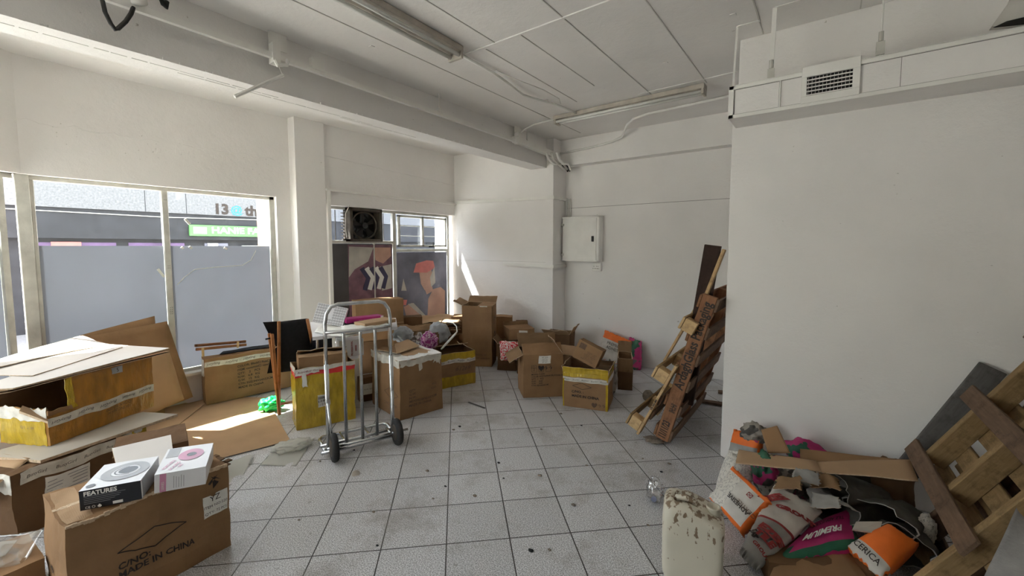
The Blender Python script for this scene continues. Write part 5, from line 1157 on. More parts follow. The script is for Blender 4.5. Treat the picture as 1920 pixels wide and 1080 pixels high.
c = carton2('carton', 'brown carton turned sideways just left of the salmon visor poster corner', (-4.30, 3.42, 0.405), (-4.16, 3.62, 0.405), 0.19, 0.225, mat='card_dark', seed=43)
c = carton2('carton', 'low brown carton with small label in front of the right poster', (-4.10, 3.42, 0.40), (-3.86, 3.62, 0.40), 0.15, 0.125, seed=44)
c.patch('F', 0.40, 0.58, 0.25, 0.6, 'paper', 'paper_label', 0.002); c.flap('R', 0.1, 30, 'card')
c = carton2('carton', 'brown carton at floor level below the low labelled carton', (-4.12, 3.41, 0.0), (-3.86, 3.63, 0.0), 0.24, 0.395, mat='card_dark', seed=45)
c = carton2('carton', 'open brown carton low behind the grey bags', (-4.02, 3.84, 0.0), (-3.93, 4.06, 0.0), 0.14, 0.34, mat='card', open_top=True, seed=46); c.flap('F', 0.12, 70, 'card_light'); c.flap('B', 0.08, -40, 'card_light')
for k in range(4):
    sheet_thing('cardboard_sheet', 'crumpled brown cardboard on the sill side of the pile, ' + ('topmost', 'second', 'third', 'lowest')[k] + ' of four', 'cardboard sheet', [(-4.35, 3.75 + k * .03, 0.50 - k * 0.03), (-4.10, 4.28, 0.47 - k * 0.03), (-4.50, 4.50, 0.52 - k * 0.03), (-4.66, 4.0, 0.54 - k * 0.03)], 0.006, [MAT[('card_light', 'card', 'card_dark', 'card')[k]], MAT['card_edge']], group='crumpled cardboard under the right poster', n=14, amp=0.03, seed=47 + k, freq=5)
c = carton2('carton', 'brown carton under the crumpled cardboard by the right poster', (-4.42, 3.86, 0.0), (-4.20, 4.18, 0.0), 0.22, 0.38, mat='card_dark', seed=52)
# white printed boxes under the table
for k, (A, B, z0, h, mt, lab) in enumerate((((-3.86, 2.28), (-3.78, 2.50), 0.42, 0.17, 'white_box', 'white box with red lettering under the folding table right side'), ((-3.78, 2.18), (-3.70, 2.42), 0.0, 0.42, 'white_box', 'pale box standing below the white lettered box under the table'), ((-3.84, 2.02), (-3.80, 2.17), 0.45, 0.20, 'black_box', 'black box under the folding table left side'), ((-3.62, 2.34), (-3.56, 2.50), 0.0, 0.24, 'card_dark', 'brown carton on the floor behind the hand truck bars'))):
    c = carton2('carton', lab, (A[0], A[1], z0), (B[0], B[1], z0), 0.12 if k == 3 else 0.2, h, mat=mt, seed=70 + k, amp=0.002)
    if k == 0: c.text('F', 0.5, 0.5, 'PROFESSIONAL', 0.022, 'ink_red', rot=90, bold=0.001); c.text('F', 0.66, 0.5, 'SERIES', 0.022, 'ink_red', rot=90, bold=0.001)
    if k == 3: l = c.patch('F', 0.05, 0.9, 0.3, 0.75, 'paper', 'paper_label', 0.002); c.text('F', 0.5, 0.52, 'N.W. G.W.', 0.02, 'ink', parent=l, off=0.004)

# tall carton by the alcove wall
c13 = Carton('carton', 'tall brown carton with open lid standing by the alcove wall', (-3.695, 3.874, 0), 29.9, 0.385, 0.36, 0.784, 'card', open_top=True, amp=0.005, seed=54, bulge=0.006)
c13.flap('B', 0.14, 60, 'card_light'); c13.flap('R', 0.18, -88, 'card', label='folded-in side flap'); c13.flap('L', 0.13, 65, 'white_box' if False else 'card_light')
c13.patch('F', 0.60, 0.85, 0.985, 1.0, 'white_tape', 'tape_end', 0.003); c13.text('F', 0.6, 0.20, 'CONTENTS: 1 SET', 0.022, 'ink_faint'); c13.text('F', 0.6, 0.14, 'NORTH DIST. WAREHOUSE', 0.020, 'ink')
c13.text('R', 0.5, 0.58, '\u2191\u2191 \u2602', 0.16, 'ink', rot=90, sx=1.0); c13.text('R', 0.5, 0.42, 'FRAGILE', 0.06, 'ink', rot=90)
c = carton2('carton', 'brown carton behind the tall carton at its left', (-4.32, 4.30, 0.0), (-4.02, 4.50, 0.0), 0.25, 0.52, mat='card', seed=55)
c = carton2('carton', 'brown carton peeking out behind the tall carton at its right', (-3.72, 4.45, 0.0), (-3.46, 4.62, 0.0), 0.20, 0.56, mat='card', seed=56)
c = carton2('carton', 'flat grey-brown box leaning at the wall right of the tall carton', (-3.44, 4.70, 0.0), (-3.32, 4.80, 0.0), 0.06, 0.50, mat='card_dark', seed=57)

c17 = Carton('carton', 'open carton full of red and white packets by the alcove wall', (-3.22, 4.00, 0), 28, 0.24, 0.27, 0.33, 'card_dark', open_top=True, amp=0.012, seed=58, bulge=0.01)
c17.flap('L', 0.09, 40, 'card_light')
sheet_thing('snack_packets', 'red and white plastic packets spilling from the open carton', 'packets', [(-3.096, 3.923, 0.16), (-2.938, 4.193, 0.14), (-2.915, 4.181, 0.36), (-3.172, 3.988, 0.38)], 0.05, [MAT['snack'], MAT['snack']], n=18, amp=0.03, seed=19, freq=8, puff=0.04, rag=0.06)
c17b = carton2('carton', 'dark carton behind the red and white packets', (-3.10, 4.28, 0.0), (-2.86, 4.56, 0.0), 0.34, 0.33, mat='card_dark', seed=59)
c16 = Carton('carton', 'flat brown carton with a white label on top of the dark carton by alcove wall', (-3.20, 4.22, 0.342), 52, 0.34, 0.30, 0.135, 'card', amp=0.006, seed=60, bulge=0.004)
l = c16.patch('F', 0.38, 0.72, 0.15, 0.85, 'paper', 'paper_label', 0.002); c16.text('F', 0.55, 0.62, 'FCO9', 0.03, 'ink_faint', parent=l, off=0.004); c16.text('F', 0.55, 0.35, 'KH12', 0.03, 'ink_faint', parent=l, off=0.004)
c16.flap('B', 0.05, 20, 'card_light')
crumple('dark_bag', 'black and white crumpled bag behind the fragile-marked carton', 'bag', (-2.86, 4.12, 0.30), (0.10, 0.12, 0.13), MAT['litter_mix'], 20, 0.6)
c = carton2('carton', 'brown carton under the black and white crumpled bag', (-2.94, 4.03, 0.0), (-2.74, 4.14, 0.0), 0.14, 0.30, mat='card_dark', seed=61)

c18 = Carton('carton', 'open brown carton with handling symbols and a hanging left flap', (-2.404, 3.400, 0), 44.1, 0.415, 0.34, 0.450, 'card', open_top=True, amp=0.008, seed=62, bulge=0.012)
c18.flap('L', 0.16, 118, 'card_light', label='hanging left flap'); c18.flap('F', 0.14, -50, 'card'); c18.flap('R', 0.15, -35, 'card'); c18.flap('B', 0.15, 20, 'card')
l = c18.patch('F', 0.385, 0.68, 0.79, 0.96, 'paper', 'paper_label', 0.0022)
for k in range(4): c18.text('F', 0.53, 0.93 - k * 0.037, ('AB1 2DFA', 'Z0/17 90', 'U/20 7401', 'BR 1.8 3')[k], 0.014, 'ink', parent=l, off=0.004)
for k, g_ in enumerate(('\u2602', '\u2665', '\u2191\u2191')):
    u = 0.275 + k * 0.175; f = c18.fn('F', 0.003); un, vn = 0.415, 0.45; m = MB(); P = [(u - .06, .60), (u + .06, .60), (u + .06, .75), (u - .06, .75)]
    for i in range(4):
        a, b = P[i], P[(i + 1) % 4]; m.bar(f(a[0] * un, a[1] * vn), f(b[0] * un, b[1] * vn), 0.0025, 0.0008, up=(0, -1, 0))
    m.build('symbol_frame', MAT['ink'], c18.root, world=False); c18.text('F', u, 0.675, g_, 0.055, 'ink')
for k, s_ in enumerate(('MODEL: F-XZD', 'COLOR: WHITE/PINK/BLACK/BLUE', 'QTY:   1   PCS', 'N.W.      KGS', 'G.W.      KGS', 'CTN: 42X34X45CM')): c18.text('F', 0.20, 0.55 - k * 0.05, s_, 0.021, 'ink', align='LEFT', bold=0.0005)

c19 = Carton('carton', 'carton marked C/NO and MADE IN CHINA with taped rim, holding a tilted box', (-1.984, 3.468, 0), 15.6, 0.430, 0.36, 0.335, 'card', open_top=True, amp=0.007, seed=64, bulge=0.008)
c19.patch('F', 0, 1, 0.90, 1.0, 'yellow_tape', 'yellow_tape', 0.0022, ragged=0.02); c19.patch('R', 0, 1, 0.90, 1.0, 'yellow_tape', 'yellow_tape', 0.0022, ragged=0.02); c19.patch('F', 0, 0.03, 0.0, 0.98, 'yellow_tape', 'yellow_tape', 0.0021); c19.patch('F', 0.95, 1, 0.0, 0.9, 'yellow_tape', 'yellow_tape', 0.0021)
c19.brand_tape('F', 0.76, 0.88, 0, 1, n=5, flip=False); c19.patch('R', 0, 1, 0.76, 0.88, 'white_tape', 'printed_tape', 0.0022)
c19.flap('F', 0.06, 10, 'yellow_tape', label='upright taped rim'); c19.flap('R', 0.06, 14, 'yellow_tape'); c19.flap('L', 0.06, 10, 'yellow_tape'); c19.flap('B', 0.05, 10, 'card')
diamond(c19, 'F', 0.231, 0.645, 0.56, 0.74, w=0.0035)
c19.text('F', 0.215, 0.47, 'C/NO. :', 0.034, 'ink', align='LEFT', bold=0.0012); c19.text('F', 0.22, 0.34, 'MADE IN CHINA', 0.034, 'ink', align='LEFT', bold=0.0012); c19.text('F', 0.80, 0.13, '\u2665\u2191\u2191', 0.045, 'ink_faint')
b = Carton('carton', 'tilted small brown box with printed text inside the carton marked C/NO', (-1.939, 3.56, 0.473), 10, 0.25, 0.16, 0.185, 'card', amp=0.003, seed=65, bulge=0.003, tilt=(-8, 22))
for k in range(6): b.text('F', 0.68 - k * 0.02, 0.60 - k * 0.085, ('MODEL: BCX', 'QTY: 1 PCS', 'COLOR: BLACK', 'N.W. 2.1 KG', 'G.W. 2.6 KG', 'MADE IN CHINA')[k], 0.017, 'ink_faint')
l = b.patch('F', 0.10, 0.36, 0.62, 0.90, 'ink_faint', 'printed_square', 0.0015)
sheet_thing('cardboard_sheet', 'loose cardboard between the open carton and the tilted box', 'cardboard sheet', [(-2.20, 3.75, 0.42), (-2.02, 3.85, 0.40), (-2.15, 4.08, 0.44), (-2.36, 3.95, 0.46)], 0.006, [MAT['card_light'], MAT['card_edge']], n=8, amp=0.012, seed=66)
c = carton2('carton', 'brown open carton standing behind the tilted box, flap hanging', (-1.74, 4.22, 0.0), (-1.60, 4.28, 0.0), 0.3, 0.345, mat='card_dark', open_top=True, seed=67); c.flap('F', 0.14, 165, 'card_light'); c.flap('B', 0.12, 20, 'card')
crumple('rag', 'black and white rag on the carton beside the tilted box', 'rag', (-1.76, 4.08, 0.0), (0.09, 0.10, 0.26), MAT['litter_mix'], 22, 0.5)
c20 = Carton('carton', 'open shallow carton pushed into the corner below the electrical box', (-2.93, 4.62, 0.0), 15, 0.34, 0.30, 0.40, 'card_dark', open_top=True, amp=0.006, seed=68)
c20.flap('R', 0.12, 30, 'card'); c20.flap('F', 0.16, 60, 'card_light')
# sacks against back wall
def band(v0, a, b): return lambda u, v: a if v > v0 else b
s = sack('cement_sack', 'orange and white tile adhesive sack leaning on the back wall', [(-2.33, 4.98, 0.10), (-1.92, 4.98, 0.02), (-1.928, 5.1, 0.341), (-2.301, 5.12, 0.443)], 0.10, [MAT['sack_white'], MAT['orange']], lambda u, v: 1 if v > 0.72 else 0, seed=71, puff=0.03)
s.text(s.root, 'PREMIO', 0.45, 0.60, 0.055, 'ink', off=0.012, name='printed_text'); s.text(s.root, 'ADHESIVE', 0.52, 0.45, 0.055, 'ink', off=0.012)
s = sack('cement_sack', 'pink and green sack slumped on back wall right of the orange one', [(-1.98, 5.02, 0.01), (-1.78, 5.05, 0.01), (-1.816, 5.15, 0.347), (-1.976, 5.15, 0.381)], 0.09, [MAT['pinkgreen']], None, seed=72, puff=0.03, amp=0.02)
# pile of stuff on floor near the wall edge behind pallets
crumple('brick_fragment', 'grey-brown block on floor left of the leaning pallets', 'block', (-1.372, 4.113, 0), (0.06, 0.05, 0.07), MAT['rubble'], 25, 0.2)

# ================================================================== pallets leaning on the wall end
p1 = thing('pallet', 'red-brown wooden pallet stencilled along its side, leaning on the wall end', 'pallet', (-0.95, 3.6, 0))
a0 = Vector((-0.965, 3.24, 0.045)); b0 = Vector((-0.648, 3.24, 1.185)); US = (b0 - a0).normalized(); NS = Vector((-US.z, 0, US.x)); YS = Vector((0, 1, 0))
for k, y in enumerate((3.24, 3.78, 4.30)):
    d = Vector((0, y - 3.24, 0)); st = plank('stringer', p1, a0 + d, b0 + d, NS, 0.098, 0.042, 'wood_red')
    if k == 0: ST = st
for side, mt in ((-1, 'wood_dirty'), (1, 'wood_red')):
    for k in range(6 if side < 0 else 5):
        s_ = 0.055 + k * ((1.07) / (5 if side < 0 else 4)); c_ = a0 + US * s_ + NS * (side * 0.060)
        plank('deck_board', p1, c_ + Vector((0, -0.02, 0)), c_ + Vector((0, 1.08, 0)), US, 0.095, 0.018, mt)
def along(pl_obj, txt, size, u, v=0.0, mat='ink', sx=1.0, bold=0.002, rot=0, flip=1):
    vs, fs = text_mesh(txt, size, 0, bold); ca, sa = math.cos(R(rot)), math.sin(R(rot)); m = MB()
    L = (b0 - a0).length
    m.add([a0 + US * (L * u + (ca * p.x * sx - sa * p.y)) + NS * (v + (sa * p.x * sx + ca * p.y)) + Vector((0, -0.0225, 0)) for p in vs], fs)
    off = p1.location
    m.v = [q for q in m.v]; o = m.build('stencilled_text', MAT[mat], p1); return o
along(ST, 'ArdaghGlass Packaging', 0.092, 0.665, 0.0, sx=0.82, bold=0.0025)
along(ST, '11/11/23', 0.075, 0.075, 0.0, rot=0, sx=0.55, bold=0.003); along(ST, 'IH::HI', 0.06, 0.235, -0.01, sx=0.5)
m = MB(); m.prism([(-0.80, 3.215, 0.36), (-0.775, 3.215, 0.36), (-0.755, 3.215, 0.43), (-0.78, 3.215, 0.43)], (0, -0.0, 0.001)); 
p2 = thing('pallet', 'pale pine pallet with square end blocks leaning in front of the red-brown one', 'pallet', (-1.15, 3.6, 0))
q0 = Vector((-1.137, 3.2, 0.056)); q1 = Vector((-0.749, 3.2, 0.88)); q0.z = max(q0.z, 0.02); U2 = (q1 - q0).normalized(); N2 = Vector((-U2.z, 0, U2.x))
for k, y in enumerate((3.21, 3.68, 4.12)):
    d = Vector((0, y - 3.20, 0))
    plank('bearer_board', p2, q0 + d, q0 + d + U2 * 0.66, YS, 0.085, 0.020, 'wood_pale')
    for j, s_ in enumerate((0.07, 0.53, 0.97)):
        c_ = q0 + d + U2 * s_ + N2 * 0.055
        plank('block', p2, c_ - N2 * 0.044, c_ + N2 * 0.044, YS, 0.085, 0.095, 'wood_pale')
for j, s_ in enumerate((0.07, 0.53, 0.97)):
    c_ = q0 + U2 * s_ + N2 * 0.112; plank('deck_board', p2, c_ + Vector((0, -0.035, 0)), c_ + Vector((0, 0.97, 0)), U2, 0.095, 0.018, 'wood_brown' if j == 0 else 'wood_pale')
for j, s_ in enumerate((0.20, 0.34)):
    c_ = q0 + U2 * s_ - N2 * 0.021; plank('deck_board', p2, c_ + Vector((0, 0.0, 0)), c_ + Vector((0, 0.97, 0)), U2, 0.09, 0.018, 'wood_dirty')
m = MB(); vs, fs = text_mesh('18-00-80', 0.017, 0, 0.001)
# small stencil on the board edge
m.add([q0 + U2 * (0.30 + p.x * 1.6) + N2 * (p.y) + Vector((0, -0.044, 0)) for p in vs], fs); m.build('stencilled_text', MAT['ink'], p2)
pk = thing('dark_plank', 'short dark stained plank standing tallest behind the pallets', 'plank', (-0.8, 3.38, 0))
plank('plank_body', pk, (-0.845, 3.42, 0.30), (-0.678, 3.4, 1.545), (1, 0, 0), 0.115, 0.03, 'wood_dark')
pk2 = thing('pale_slat', 'narrow pale wooden slat beside the dark plank touching the wall end', 'slat', (-0.7, 3.3, 0))
plank('slat_body', pk2, (-0.809, 3.3, 0.822), (-0.584, 3.3, 1.515), (0, 1, 0), 0.05, 0.022, 'wood_pale')
pk3 = thing('thin_slat', 'thin pale slat leaning between the pale pallet blocks', 'slat', (-1.0, 3.9, 0))
plank('slat_body', pk3, (-1.171, 3.95, 0.472), (-0.918, 3.95, 0.978), (0, 1, 0), 0.06, 0.02, 'wood_pale')
crumple('rubble_heap', 'small heap of sawdust and rubble at the foot of the pallets', 'rubble', (-1.03, 3.25, 0.001), (0.10, 0.08, 0.02), MAT['rubble'], 31, 0.5)
for k, (x, y, lab) in enumerate(((-0.72, 4.35, 'dark splintered board lying flat on floor behind the wall end'), (-0.60, 4.75, 'second dark board on the floor deeper behind the wall end'))):
    g = thing('floor_board', lab, 'board', (x, y, 0)); plank('board_body', g, (x - .25, y, 0.015), (x + .35, y + .12, 0.015), (0, 1, 0), 0.07, 0.022, 'wood_dirty')

# ================================================================== pallets at the right
O4 = Vector((0.413, 3.072, 0.409)); U4 = Vector((0.084, -0.993, -0.084)).normalized(); V4 = Vector((0.489, -0.031, 0.871)).normalized(); N4 = U4.cross(V4).normalized()
if N4.x > 0: N4 = -N4
def P4(u, v, n=0.0): return O4 + U4 * u + V4 * v + N4 * n
def right_pallet(label, du, dv, dn, c_low, mats, slats=6, vmax=0.92):
    r = thing('pallet', label, 'pallet', P4(0.3 + du, 0.3 + dv, dn))
    for k, (u, v0) in enumerate(((0.075, 0.045), (0.40, 0.05), (0.705, c_low))):
        plank('stringer', r, P4(u + du, v0 + dv, dn - 0.055), P4(u + du, vmax + dv, dn - 0.055), N4, 0.090, 0.038, mats[1])
    for v in (0.030, 0.425, 0.82): plank('skid_board', r, P4(-0.06 + du, v + dv, dn), P4(0.78 + du, v + dv, dn), V4, 0.088, 0.020, mats[0])
    for k in range(slats): plank('deck_board', r, P4(0.0 + du, 0.02 + k * 0.145 + dv, dn - 0.112), P4(0.76 + du, 0.02 + k * 0.145 + dv, dn - 0.112), V4, 0.095, 0.020, mats[2])
    return r
right_pallet('broken brown pallet leaning at lower right, its open underside facing the room', 0, 0, 0, -0.36, ('wood_dirty', 'wood_brown', 'wood_brown'))
right_pallet('second brown pallet behind the broken one at the right edge', -0.05, 0.40, -0.155, 0.02, ('wood_brown', 'wood_brown', 'wood_dirty'), 5, 0.8)
right_pallet('lowest brown pallet hidden under the broken one at bottom right', 0.12, -0.30, -0.14, 0.0, ('wood_brown', 'wood_dirty', 'wood_dirty'), 5, 0.62)
gp = thing('grey_plank', 'long grey weathered plank leaning on the right wall behind the pallets', 'plank', (0.6, 3.27, 0))
plank('plank_body', gp, (0.315, 3.20, 0.03), (0.734, 3.285, 0.893), (1, 0, 0), 0.108, 0.032, 'wood_grey')
s = sheet_thing('concrete_slab', 'rough grey concrete slab edge at bottom right corner on the pallets', 'slab', [(0.488, 2.126, 0.34), (0.659, 2.098, 0.4), (0.851, 2.736, 0.66), (0.638, 2.392, 0.6)], 0.05, [MAT['concrete'], MAT['concrete']], n=10, amp=0.006, seed=90)

# ================================================================== cement sack pile
def fn2(th, horizontal=False): return (lambda u, v: 1 if (v if not horizontal else u) > th else 0)
# (a) white and orange sack with adhesive text
s = sack('adhesive_sack', 'white and orange tile adhesive sack, left front of the sack pile', [(-0.479, 2.534, 0.1), (-0.293, 2.346, 0.08), (-0.178, 2.403, 0.26), (-0.388, 2.69, 0.24)], 0.10, [MAT['sack_white'], MAT['orange'], MAT['newsprint'], MAT['orange']], lambda u, v: 1 if v > 0.90 or (v < 0.07 and u > 0.4) or u > 0.95 else (2 if u < 0.44 else 0), seed=101, puff=0.03, amp=0.008, crease=0.012, n=30)
s.text(s.root, 'ADHESIVE', 0.70, 0.40, 0.032, 'ink', rot=180, off=0.012, bold=0.001); s.text(s.root, 'CERTILE', 0.86, 0.46, 0.030, 'ink_faint', rot=180, off=0.012)
m = MB(); P = [(0.70, .70), (0.80, .70), (0.80, .80), (0.70, .80)]
for i in range(4):
    a, b = P[i], P[(i + 1) % 4]; m.bar(s.pt(a[0], a[1], .012), s.pt(b[0], b[1], .012), 0.003, 0.001, up=s.N)
m.bar(s.pt(.7, .7, .012), s.pt(.8, .8, .012), 0.003, 0.001, up=s.N); m.bar(s.pt(.7, .8, .012), s.pt(.8, .7, .012), 0.003, 0.001, up=s.N); m.build('printed_emblem', MAT['ink_red'], s.root)
# (b) grey and white grout sack
s = sack('grout_sack', 'grey and white tile grout sack lying in front of the pile', [(-0.266, 2.172, 0.1), (-0.184, 2.146, 0.06), (0.046, 2.578, 0.2), (-0.169, 2.555, 0.27)], 0.11, [MAT['sack_grey'], MAT['sack_white'], MAT['ink_red'], MAT['sack_grey']], lambda u, v: 2 if 0.47 < v < 0.50 else (1 if v > 0.50 else 0), seed=104, puff=0.045, amp=0.010, crease=0.015, n=34)
s.text(s.root, 'EZEE\nTILE', 0.52, 0.28, 0.038, 'ink_red', rot=-12, off=0.016, bold=0.003); s.text(s.root, 'GROUT', 0.62, 0.11, 0.022, 'ink_red', rot=-12, off=0.014, bold=0.001); s.text(s.root, 'GROUT', 0.68, 0.70, 0.026, 'ink_red', rot=20, off=0.016, bold=0.002)
s.text(s.root, '5kg', 0.14, 0.22, 0.028, 'ink', rot=-50, off=0.014, bold=0.002); s.text(s.root, 'EZEE', 0.10, 0.76, 0.034, 'ink_red', rot=60, off=0.018, bold=0.003)
# (c) pink premium tile adhesive sack
s = sack('adhesive_sack', 'pink and green tile adhesive sack with upside-down white lettering', [(-0.143, 2.177, 0.07), (0.18, 2.474, 0.13), (0.152, 2.731, 0.17), (-0.005, 2.528, 0.13)], 0.10, [MAT['sack_pink'], MAT['sack_green'], MAT['sack_pink']], lambda u, v: 1 if (v < 0.16 or (v < 0.34 and u < 0.14) or u > 0.95) else 0, seed=107, puff=0.03, amp=0.006, crease=0.006, n=30)
s.text(s.root, 'PREMIUM', 0.52, 0.42, 0.085, 'white', rot=180, off=0.012, bold=0.003, sx=0.72); s.text(s.root, 'TILE ADHESIVE', 0.55, 0.70, 0.050, 'ink', rot=180, off=0.012, bold=0.001, sx=0.8)
# (d) orange and white sack at bottom
s = sack('adhesive_sack', 'orange and white adhesive sack at the bottom near the pallets', [(0.135, 2.432, 0.14), (0.247, 2.338, 0.1), (0.389, 2.547, 0.2), (0.286, 2.562, 0.24)], 0.11, [MAT['orange'], MAT['sack_white'], MAT['orange']], lambda u, v: 1 if v < 0.27 else 0, seed=110, puff=0.04, amp=0.010, crease=0.014, n=30)
s.text(s.root, 'CERICA', 0.45, 0.14, 0.034, 'ink', rot=0, off=0.012, bold=0.0005)
# (e) torn orange sack standing at the wall corner
s = sack('torn_sack', 'torn open orange-rimmed sack standing against the wall corner', [(-0.515, 3.1, -0.091), (-0.333, 3.05, 0.044), (-0.295, 3.1, 0.272), (-0.461, 3.18, 0.271)], 0.10, [MAT['newsprint'], MAT['orange'], MAT['sack_grey'], MAT['orange']], lambda u, v: 1 if v > 0.78 else (2 if v > 0.6 else 0), seed=113, puff=0.03, amp=0.014, crease=0.02, n=26)
crumple('torn_sack', 'crumpled dark torn sack paper behind the orange rim', 'sack', (-0.34, 3.14, 0.24), (0.11, 0.08, 0.10), MAT['litter_mix'], 33, 0.65)
s = sack('adhesive_sack', 'newsprint-patterned white sack below the torn orange one', [(-0.463, 2.687, 0.02), (-0.33, 2.855, 0.02), (-0.284, 2.876, 0.24), (-0.416, 2.827, 0.26)], 0.08, [MAT['newsprint'], MAT['newsprint']], None, seed=115, puff=0.03, amp=0.01, n=18)
# pink and green sack at back
crumple('torn_sack', 'pink and green crumpled sack against right wall behind the cardboard', 'sack', (-0.06, 3.22, 0.166), (0.15, 0.06, 0.10), MAT['pinkgreen'], 35, 0.4)
crumple('torn_sack', 'small red crumpled sack showing over the cardboard at its right', 'sack', (0.204, 3.24, 0.16), (0.08, 0.04, 0.05), MAT['sack_pink'], 36, 0.4)
# cardboard on top
def cb(label, corners, mat='card', th=0.006, seed=1, amp=0.006, n=10, name='cardboard_sheet'):
    return sheet_thing(name, label, 'cardboard', corners, th, [MAT[mat], MAT['card_edge']], n=n, amp=amp, seed=seed, freq=4)
cb('long flattened cardboard strip lying across the sack pile', [(-0.376, 2.7, 0.265), (0.028, 2.74, 0.33), (0.003, 2.9, 0.314), (-0.384, 2.86, 0.28)], 'card_light', seed=121)
cb('folded right half of the long cardboard strip over the sack pile', [(0.005, 2.74, 0.322), (0.417, 2.84, 0.368), (0.405, 3.02, 0.399), (0.003, 2.9, 0.307)], 'card_light', seed=122)
cb('dark inner edge of the long cardboard strip above the sacks', [(-0.072, 2.93, 0.264), (0.399, 3.05, 0.346), (0.406, 3.12, 0.354), (-0.078, 3.02, 0.311)], 'card', seed=123)
cb('upright torn cardboard flap rising behind the long strip', [(-0.233, 2.92, 0.278), (-0.121, 2.92, 0.312), (-0.198, 2.98, 0.44), (-0.281, 2.98, 0.391)], 'card', seed=124)
# open dark sacks
def open_sack(label, a, b, r, mat, seed, squash=0.6, col=('sack_dark',)):
    a = Vector(a); b = Vector(b); root = thing('empty_sack', label, 'sack', ((a + b) / 2))
    ax = (b - a).normalized(); sd = ax.cross(Vector((0, 0, 1))).normalized(); up = sd.cross(ax).normalized(); m = MB(); S, K = 26, 14; ins = []; outs = []
    for k in range(K + 1):
        t = k / K; c_ = a.lerp(b, t)
        for i in range(S):
            q = 2 * math.pi * i / S; rr = r * (0.55 + 0.5 * t) ; w = 1 + 0.28 * nz((math.cos(q) * 1.2, math.sin(q) * 1.2, t * 2.2), seed, 1.6) + 0.12 * nz((math.cos(q) * 3, math.sin(q) * 3, t * 4), seed + 2, 1.6)
            ed = (0.03 * nz((math.cos(q) * 2, math.sin(q) * 2, 0), seed + 5, 1.7)) if k == K else 0
            p = c_ + ax * ed + sd * (math.cos(q) * rr * w) + up * (math.sin(q) * rr * w * squash); p.z = max(p.z, 0.004)
            outs.append(p); ins.append(c_ + ax * ed + (p - c_ - ax * ed) * 0.955)
    fs = [(k * S + i, k * S + (i + 1) % S, (k + 1) * S + (i + 1) % S, (k + 1) * S + i) for k in range(K) for i in range(S)]
    m.add(outs, fs, 0); m.add(ins, [tuple(reversed(f)) for f in fs], 1); L = len(outs)
    m.add([outs[K * S + i] for i in range(S)] + [ins[K * S + i] for i in range(S)], [(i, (i + 1) % S, S + (i + 1) % S, S + i) for i in range(S)], 2)
    m.build('sack_body', [MAT[mat], MAT['sack_dark'], MAT['sack_grey']], root, smooth=True); return root
open_sack('empty grey sack lying open towards the room under the cardboard strip', (0.30, 3.02, 0.16), (0.06, 2.80, 0.24), 0.13, 'sack_dark', 131, 0.55)
open_sack('empty dark sack lying open, right of the first open sack', (0.42, 2.98, 0.12), (0.26, 2.68, 0.18), 0.14, 'sack_dark', 134, 0.6)
open_sack('empty dark crumpled sack nearest to the broken pallet', (0.42, 2.88, 0.06), (0.33, 2.62, 0.12), 0.12, 'sack_dark', 137, 0.7)
open_sack('empty grey-white sack rolled behind the grout sack', (0.02, 2.86, 0.15), (0.10, 2.58, 0.20), 0.09, 'sack_grey', 140, 0.6)
for k, (px_, lab) in enumerate((((-0.184, 2.897, 0.12), 'mixed torn sack paper in the middle of the pile, left'), ((-0.07, 3.018, 0.12), 'mixed torn sack paper beneath the cardboard strip, middle'), ((0.085, 3.028, 0.12), 'mixed torn sack paper behind the grout sack'))):
    crumple('torn_sack', lab, 'sack', (px_[0], px_[1], 0.04), (0.16, 0.14, 0.13), MAT['litter_mix'], 40 + k, 0.6)
crumple('torn_sack', 'dark torn sack paper filling the gap before the right wall', 'sack', (0.14, 3.10, 0.02), (0.30, 0.12, 0.20), MAT['sack_dark'], 45, 0.5)
crumple('torn_sack', 'green and pink torn sack behind the adhesive sack', 'sack', (-0.243, 2.852, 0.12), (0.09, 0.11, 0.14), MAT['pinkgreen'], 46, 0.5)
for k, (c_, lab) in enumerate((((-0.105, 2.509, 0.3), 'torn grey-brown paper scrap on top of the pile, left one'), ((-0.033, 2.621, 0.31), 'torn pale paper scrap under the cardboard strip'), ((0.049, 2.666, 0.28), 'torn brown paper scrap right of the pale scrap'), ((0.05, 2.519, 0.26), 'torn grey scrap behind the grout sack'))):
    v = Vector(c_); rr = 0.06; a_ = k * 0.9
    sheet_thing('paper_scrap', lab, 'paper', [v + Vector((-rr, -rr * .6, 0)), v + Vector((rr, -rr * .5, 0.02)), v + Vector((rr * .8, rr * .7, 0.05)), v + Vector((-rr * .9, rr * .6, 0.04))], 0.003, [MAT['card_in' if k % 2 == 0 else 'sack_grey'], MAT['card_edge']], n=14, amp=0.035, seed=150 + k, rag=0.12)
g = thing('tile_offcut', 'small grey board offcut with a notch on the pile beside the orange sack', 'board', (0.214, 2.53, 0.22))
s = Sheet([(0.152, 2.455, 0.215), (0.249, 2.491, 0.215), (0.266, 2.576, 0.235), (0.167, 2.501, 0.235)], 0.008, n=2); s.build('board_body', MAT['board'], g, smooth=False)
crumple('torn_sack', 'crumpled tip of a printed sack touching the broken pallet', 'sack', (0.451, 2.8, 0.1), (0.05, 0.06, 0.09), MAT['newsprint'], 48, 0.5)
crumple('torn_sack', 'dark brown filler between the open sacks and the broken pallet', 'sack', (0.34, 3.10, 0.02), (0.13, 0.14, 0.24), MAT['card_dark'], 52, 0.4)  # added filler mass, covers the pale wall showing behind the pallets
